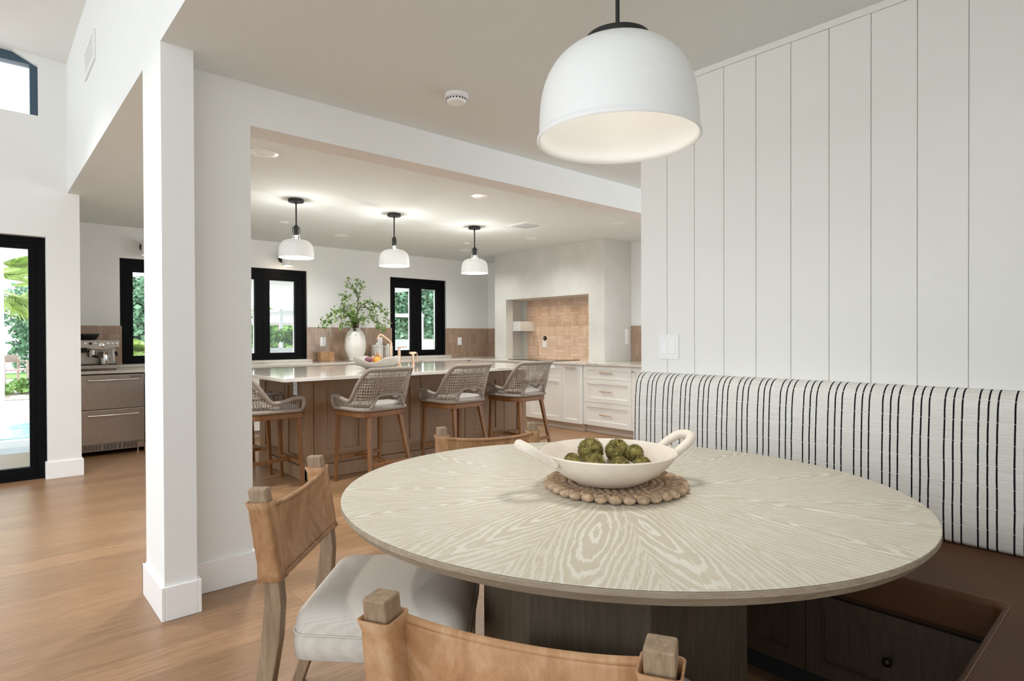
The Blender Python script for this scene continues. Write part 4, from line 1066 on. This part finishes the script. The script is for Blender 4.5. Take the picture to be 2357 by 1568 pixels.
m = MB(); m.lathe([(0, .135), (.03, .138), (.036, .15), (.036, .164), (0, .165)], 24, (-.05, -.07, 0)); pf = m.build('portafilter', M['steel2'], o, 40)
MB().tube([(-.05, -.10, .15), (-.03, -.16, .145), (-.015, -.20, .14)], [.009, .013, .014], 12).build('grip', M['darkvoid'], pf, 50)
MB().lathe([(.03, .235), (.03, .19), (.012, .185), (0, .185)], 20, (-.125, -.08, 0)).build('grinder_outlet', M['darkvoid'], o, 40)
MB().tube([(.125, -.09, .215), (.128, -.10, .17), (.14, -.115, .085)], .006, 10).build('steam_wand', M['steel2'], o, 60)
MB().tube([(.15, -.12, .19), (.16, -.135, .15)], .012, 10).build('steam_knob', M['darkvoid'], o, 60)
j = tag(MB((1.0, 7.54, .9415)).lathe([(0, .0005), (.045, .0005), (.047, .01), (.044, .09), (.042, .12), (.047, .13), (.043, .129), (.038, .12), (.04, .01), (0, .008)], 28, (.985, 7.54, .9415)).build('milk_jug', M['steel2'], None, 50), 'small polished steel milk jug on the espresso machine drip tray', 'milk jug')
# island sink, faucet, dispenser
fy = 5.78
tag(MB((3.4, 5.9, .9)).box(3.16, 3.56, 5.90, 6.15, .9005, .9035).build('sink', M['darkvoid'], None, bevel=.001), 'black sink set in the island beside the brass faucet', 'sink')
loc = (3.38, fy, .9005); o = thing('faucet', 'brushed brass bridge faucet with hooked spout on the island', 'faucet', loc)
def post(x, h, r): return MB().tube([(x, 0, .0005), (x, 0, .012), (x, 0, .0125), (x, 0, h)], [r * 1.4, r * 1.4, r, r], 16)
post(-.135, .125, .016).build('hot_post', M['brass'], o, 50); post(.105, .165, .019).build('cold_post', M['brass'], o, 50)
MB().tube([(-.135, 0, .06), (0, 0, .078), (.105, 0, .06)], .011, 12).build('bridge', M['brass'], o, 60)
sp = bez([(0, 0, .078), (.0, 0, .19), (.004, 0, .245), (-.02, 0, .275), (-.08, 0, .315), (-.115, 0, .340), (-.14, 0, .335), (-.158, 0, .305), (-.16, 0, .285)], 6)
MB().tube(sp, [.016 - .008 * i / (len(sp) - 1) for i in range(len(sp))], 12).build('spout', M['brass'], o, 60)
MB().tube([(-.115, 0, .132), (-.20, 0, .134)], .007, 10).lathe([(.018, .122), (.018, .14), (0, .142)], 16, (-.135, 0, 0)).build('hot_lever', M['brass'], o, 50)
MB().lathe([(.012, .165), (.012, .19), (.019, .195), (.019, .205), (0, .207)], 16, (.105, 0, 0)).tube([(.105, 0, .20), (.20, 0, .203)], .006, 10).build('cold_lever', M['brass'], o, 50)
loc = (3.665, fy, .9005); o = thing('soap_dispenser', 'brushed brass soap dispenser with short spout right of the faucet', 'soap dispenser', loc)
MB().tube([(0, 0, .0005), (0, 0, .01), (0, 0, .0105), (0, 0, .12)], [.022, .022, .0165, .0165], 16).build('body', M['brass'], o, 50)
MB().box(-.045, .03, -.016, .016, .1205, .148).build('head', M['brass'], o, bevel=.004)
MB().tube(bez([(.03, 0, .14), (.05, 0, .135), (.056, 0, .10), (.055, 0, .04)], 4), .005, 8).build('hose', M['brass'], o, 60)
# ruffled fruit bowl
fbx, fby = 2.96, 5.33
o = thing('fruit_bowl', 'grey ruffled stoneware bowl of fruit on the island behind the left stool', 'bowl', (fbx, fby, .903))
def ruf(u, v):
    a = 2 * PI * u; r = .06 + .17 * v ** .62; wv = math.cos(a * 4 + 6.06) * .5 + .5
    return Vector((r * math.cos(a) * (1 + .05 * v * math.cos(4 * a + 6.06)), r * math.sin(a) * (1 + .05 * v * math.cos(4 * a + 6.06)), .004 + .062 * v ** 1.3 + .055 * wv * v ** 2))
MB().sheet(ruf, 96, 14).lathe([(0, .002), (.058, .002), (.061, .005), (0, .007)], 40).build('bowl_body', M['greybowl'], o, 180, solid=.006)
def fruit(name, dx, dy, z, r, mat, lb, cat, sz=1.0, prof=None):
    c = (fbx + dx, fby + dy, .922 + z); t = thing(name, lb, cat, c, group='fruit in the ruffled bowl')
    m = MB()
    if prof: m.lathe(prof, 24)
    else: m.sphere((0, 0, 0), r, 20, 12, sz=sz)
    m.build('flesh', M[mat], t, 180)
    MB().tube([(0, 0, r * sz * .95), (.004, 0, r * sz + .02)], .0018, 6).build('stem', M['twig'], t)
fruit('orange', -.015, -.03, .062, .036, 'orange', 'orange in the ruffled fruit bowl, in front of the pear', 'fruit')
fruit('pear', .025, .035, .075, .050, 'pear', 'brown pear standing in the ruffled fruit bowl', 'fruit', 1, [(0, -.045), (.026, -.042), (.038, -.022), (.038, 0), (.028, .022), (.017, .040), (.012, .05), (0, .053)])
fruit('peach', .10, .0, .055, .036, 'apple', 'pale pink peach at the right of the ruffled fruit bowl', 'fruit')
fruit('plum', -.06, .07, .064, .034, 'plum', 'dark plum at the left back of the ruffled fruit bowl', 'fruit')
fruit('peach', .03, .12, .07, .034, 'apple', 'pale pink peach at the far side of the ruffled fruit bowl', 'fruit')

# ------------------------------------------------------------------ garden seen through the glass
S(MB().box(-12, 26, 8.21, 45, -.16, -.06), 'ground', 'paving')
S(MB().box(-6, .54, 6.69, 8.21, -.16, -.03).box(-6, 3.2, 8.21, 8.85, -.059, -.03), 'ground_deck', 'deck')
tag(MB((0, 10.6, -.05)).box(-4, 2.2, 9.8, 11.45, -.059, -.045).build('swimming_pool', M['pool'], None), 'turquoise swimming pool outside the sliding door', 'pool')
tag(MB((0, 25.5, -.05)).box(-6, 8, 24.3, 27.5, -.059, -.03).build('lawn', M['grass'], None), 'strip of green lawn beyond the pool paving', 'lawn', kind='stuff')
S(MB().box(-6, 2.4, 8.215, 10.9, 2.72, 2.86).box(-6, 2.4, 10.9, 11.1, 2.60, 2.90), 'ceiling_patio', 'soffit')
S(MB().box(-6, .53, 6.7, 8.2, 2.72, 2.86), 'ceiling_porch', 'soffit')
S(MB().box(2.9, 8.5, 8.215, 15.6, 2.42, 2.58), 'ceiling_terrace', 'soffit')
def foliage(c, rad, n, rg, size, mb):
    for _ in range(n):
        d = Vector((rg.gauss(0, 1), rg.gauss(0, 1), rg.gauss(0, 1))).normalized() * rg.uniform(.55, 1.0)
        p = Vector(c) + Vector((d.x * rad[0], d.y * rad[1], d.z * rad[2]))
        if p.z < -.02: p.z = rg.uniform(0, .2)
        e = Euler((rg.uniform(-1.5, 1.5), rg.uniform(-1.5, 1.5), rg.uniform(0, 6.28))).to_matrix()
        L = size * rg.uniform(.6, 1.4); w = L * .32
        mb.add([p + e @ Vector(q) for q in ((0, -L * .5, 0), (w, 0, .05 * L), (0, L * .5, 0), (-w, 0, .05 * L))], [(0, 1, 2, 3)])
def tree(name, x, y, h, rad, lb, cat, mat, n, size, group, seed, trunk=True):
    o = thing(name, lb, cat, (x, y, -.05), group=group); rg = random.Random(seed)
    if trunk: MB().tube([(0, 0, 0), (.05, 0, h * .3), (0, .05, h * .75)], [.14, .11, .05], 8).build('trunk', M['twig'], o, 180)
    m = MB()
    core = MB()
    for k in range(5):
        c = (rg.uniform(-.45, .45) * rad, rg.uniform(-.4, .4) * rad, h * (.45 + .09 * k) if trunk else h * (.28 + .1 * k))
        rr = (rad * .75, rad * .75, h * (.30 if trunk else .36)); foliage(c, rr, n // 5, rg, size, m)
    m.build('crown', M[mat], o)
    return o
G = 'trees beyond the kitchen windows'
tree('garden_tree', 9.7, 15.0, 4.0, .95, 'dark dense tree behind the right kitchen window, filling its left pane', 'tree', 'hedge', 9000, .13, G, 1)
tree('garden_tree', 12.2, 16.6, 4.6, 1.15, 'sunlit green tree seen through the right pane of the right kitchen window', 'tree', 'hedge2', 9000, .13, G, 2)
tree('garden_tree', 13.9, 20.6, 5.4, 1.75, 'big tree standing behind the others beyond the right kitchen window', 'tree', 'hedge', 8000, .2, G, 3)
tree('garden_tree', 10.4, 27.0, 2.35, 1.9, 'low distant tree line seen through the left kitchen window', 'tree', 'hedge2', 5000, .24, G, 4)
tree('garden_tree', 4.35, 23.6, 3.0, 1.3, 'bluish green tree seen through the window beside the column', 'tree', 'hedge', 7000, .2, G, 5)
for i, (x, y, h, r, lb) in enumerate(((-1.2, 28.5, 3.0, 1.2, 'tall hedge shrub seen through the sliding door, behind the white post'), (2.0, 28.6, 3.4, 1.2, 'tall hedge shrub seen through the sliding door, behind the patio chair'), (4.6, 29.2, 3.2, 1.2, 'tall hedge shrub at the far end of the lawn, beside the bluish tree'))):
    tree('hedge_shrub', x, y, h, r, lb, 'shrub', 'hedge', 5000, .17, 'hedge shrubs beyond the lawn', 20 + i, False)
m = MB((0.5, 17.2, -.06)); rg = random.Random(9)
for k in range(40): foliage((rg.uniform(-2.2, 2.6), rg.uniform(16.6, 18.0), .12), (.3, .3, .16), 60, rg, .12, m)
tag(m.build('ground_cover', M['hedge2'], None), 'low creeping ground cover bed between pool deck and paving', 'ground cover', kind='stuff')
S(MB().box(-3, 3.2, 15.9, 18.4, -.0595, -.045), 'ground_bed', 'gravel')
def palm(x, y, h, L, n, lb, seed):
    o = thing('palm_tree', lb, 'palm', (x, y, -.05), group='fan palms in the garden'); rg = random.Random(seed)
    MB().tube([(0, 0, 0), (.03, 0, h * .5), (0, 0, h)], [.12, .10, .11], 10).build('trunk', M['teak'], o, 180)
    for k in range(n):
        a = 2 * PI * k / n + rg.uniform(-.2, .2); el = rg.uniform(-.75, .75); m = MB()
        d = Vector((math.cos(a) * math.cos(el), math.sin(a) * math.cos(el), math.sin(el))); s = Vector((-math.sin(a), math.cos(a), 0)); up = d.cross(s) * -1
        b = Vector((0, 0, h)); tip = b + d * L * .45
        m.tube([b, tip], .012, 5)
        for q in range(22):
            t = (q / 21 - .5) * 2.6
            dd = (d * math.cos(t) + s * math.sin(t)).normalized(); LL = L * .62 * (1 - .25 * abs(t) / 1.3)
            mid = tip + dd * LL * .55 ; end = tip + dd * LL + Vector((0, 0, -.16 * LL)); w = up.cross(dd).normalized() * .022
            m.add([tip - w * .3, mid - w, end, mid + w, tip + w * .3], [(0, 1, 2, 3, 4)])
        m.build('frond', M['palm'], o)
palm(.05, 15.1, 2.35, 1.25, 16, 'fan palm seen through the sliding door, its fronds hanging over the pool', 31)
palm(1.35, 19.6, 2.7, 1.1, 14, 'second fan palm at the right side of the sliding door view', 32)
palm(2.55, 14.0, .80, .85, 16, 'low yellow-green fan palm seen through the window beside the column', 33)
o = thing('patio_post', 'slim white patio post at the left edge of the sliding door view', 'post', (.28, 13.6, -.06))
MB().box(-.05, .05, -.05, .05, .001, 2.7).build('shaft', M['stucco'], o); MB().box(-.07, .07, -.07, .07, .0005, .05).build('base', M['stucco'], o)
# patio chair
o = thing('patio_chair', 'grey-brown timber patio armchair on the paving beyond the pool', 'chair', (.66, 20.9, -.058), R(200))
MB().box(-.25, .25, -.25, .25, .40, .44).build('seat', M['teak'], o, bevel=.006)
for sx in (-1, 1):
    MB().bar((sx * .26, .22, .66), (sx * .26, .26, 0.001), .045, .045).build('leg', M['teak'], o); MB().bar((sx * .24, -.22, .72), (sx * .26, -.34, 0.001), .05, .06).build('leg', M['teak'], o)
    MB().box(sx * .26 - .03, sx * .26 + .03, -.28, .25, .64, .665).build('arm', M['teak'], o)
m = MB(); m.sheet(lambda u, v: Vector((-.26 + .52 * u, -.24 - .10 * (1 - (2 * u - 1) ** 2) - .05 * v, .62 + .2 * v)), 12, 4); m.build('backrest', M['teak'], o, 180, solid=.03)
# planters and pergola
S(MB().box(3.2, 5.6, 10.95, 11.25, -.06, 1.02), 'wall_planter_left', 'stucco')
S(MB().box(6.2, 9.6, 11.0, 11.25, -.06, 1.16), 'wall_planter_right', 'stucco')
m = MB((4.5, 11.1, 1.02)); rg = random.Random(12)
for k in range(14): foliage((rg.uniform(3.5, 5.3), 11.1, rg.uniform(1.20, 1.25)), (.18, .09, .12), 90, rg, .08, m)
tag(m.build('planter_plants', M['hedge2'], None), 'leafy planting in the white planter seen through the left kitchen window', 'planting', kind='stuff')
o = thing('pergola', 'thin white metal pergola frame in the garden beyond the kitchen windows', 'pergola', (6.5, 13, -.06))
for x, y in ((4.75, 12.6), (8.25, 12.6), (4.75, 14.6), (8.25, 14.6)): MB((6.5, 13, -.06)).box(x - .03, x + .03, y - .03, y + .03, -.0595, 1.72).build('post', M['stucco'], o)
for y in (12.6, 13.3, 14.0, 14.6): MB((6.5, 13, -.06)).box(4.7, 8.3, y - .025, y + .025, 1.72, 1.78).build('crossbar', M['stucco'], o)
for x in (4.75, 8.25): MB((6.5, 13, -.06)).box(x - .02, x + .02, 12.6, 14.6, 1.78, 1.82).build('side_bar', M['stucco'], o)
o = thing('garden_parasol', 'grey thatched parasol far in the garden seen through the left kitchen window', 'parasol', (8.4, 22.5, -.06))
MB().tube([(0, 0, .001), (0, 0, 2.1)], .04, 10).build('pole', M['teak'], o, 50); MB().lathe([(1.3, 1.75), (1.32, 1.8), (.05, 2.35), (0, 2.36)], 24).build('canopy', plain('grey thatch', (.3, .29, .28), .9, noise=.3), o, 30)

# ------------------------------------------------------------------ light
world = bpy.data.worlds.new('world'); scene.world = world; world.use_nodes = True
bg = world.node_tree.nodes['Background']; bg.inputs[0].default_value = (.84, .93, 1.0, 1); bg.inputs[1].default_value = 1.92
sun_d = bpy.data.lights.new('sun', 'SUN'); sun_d.energy = 6.0; sun_d.angle = R(1); sun_d.color = (1, .96, .9)
sun = bpy.data.objects.new('sun', sun_d); COL.objects.link(sun); sun.rotation_euler = (R(-28), R(12), 0)
def lamp(name, kind, loc, energy, color=(1, .85, .68), size=.05, rot=None, spot=None, blend=.6):
    d = bpy.data.lights.new(name, kind); d.energy = energy; d.color = color
    if kind in ('POINT', 'SPOT'): d.shadow_soft_size = size
    if kind == 'SPOT': d.spot_size = spot; d.spot_blend = blend
    o = bpy.data.objects.new(name, d); COL.objects.link(o); o.location = loc
    if rot: o.rotation_euler = rot
    return o
for x, y in ((2.187, 5.42), (3.204, 5.40), (4.281, 5.43)):
    lamp('pendant_lamp', 'POINT', (x, y, H - .48), 5, (1, .84, .66), size=.03)
    lamp('pendant_collar_lamp', 'POINT', (x, y, H - .353), 24, (1, .98, .93), size=.016)
lamp('dining_lamp', 'SPOT', (PX, PY, H - .585), 16, (1, .98, .94), .14, (0, 0, 0), R(125), .9)
for x, y in ((1.475, 4.196), (3.372, 4.195), (5.345, 4.203), (3.384, 6.98), (5.349, 5.605), (5.346, 6.99)):
    lamp('downlight', 'SPOT', (x, y, H - .02), 42 if x > 5 else (60 if y > 6 else 95), (.98, 1, .98), .05, (0, 0, 0), R(150), 1.0)
for x, y in ((-.7, 3.0), (-.5, 4.7)): lamp('living_fill_lamp', 'SPOT', (x, y, 3.5), 100, (1, .98, .95), .06, (0, 0, 0), R(110), .8)  # unseen fill spots, added to brighten the living room floor
for y in (5.62, 6.1, 6.58): lamp('hood_lamp', 'SPOT', (6.26, y, 1.765), 3.2, (1, .80, .58), .06, (0, 0, 0), R(165), 1.0)
lamp('sconce_lamp', 'POINT', (3.045, YB - .18, 2.12), .6, size=.03)
def area(name, loc, rot, sx, sy, energy, color):
    d = bpy.data.lights.new(name, 'AREA'); d.shape = 'RECTANGLE'; d.size = sx; d.size_y = sy; d.energy = energy; d.color = color
    o = bpy.data.objects.new(name, d); COL.objects.link(o); o.location = loc; o.rotation_euler = rot; return o

# ------------------------------------------------------------------ view
vs = scene.view_settings; vs.view_transform = 'Standard'; vs.look = 'None'; vs.gamma = 1; vs.use_curve_mapping = False; vs.exposure = 0.51
cy = scene.cycles; cy.max_bounces = 10; cy.diffuse_bounces = 6; cy.glossy_bounces = 4; cy.transmission_bounces = 6; cy.transparent_max_bounces = 12
cy.use_denoising = True; cy.sample_clamp_indirect = 6; cy.caustics_reflective = False; cy.caustics_refractive = False
try: cy.denoiser = 'OPENIMAGEDENOISE'
except Exception: pass
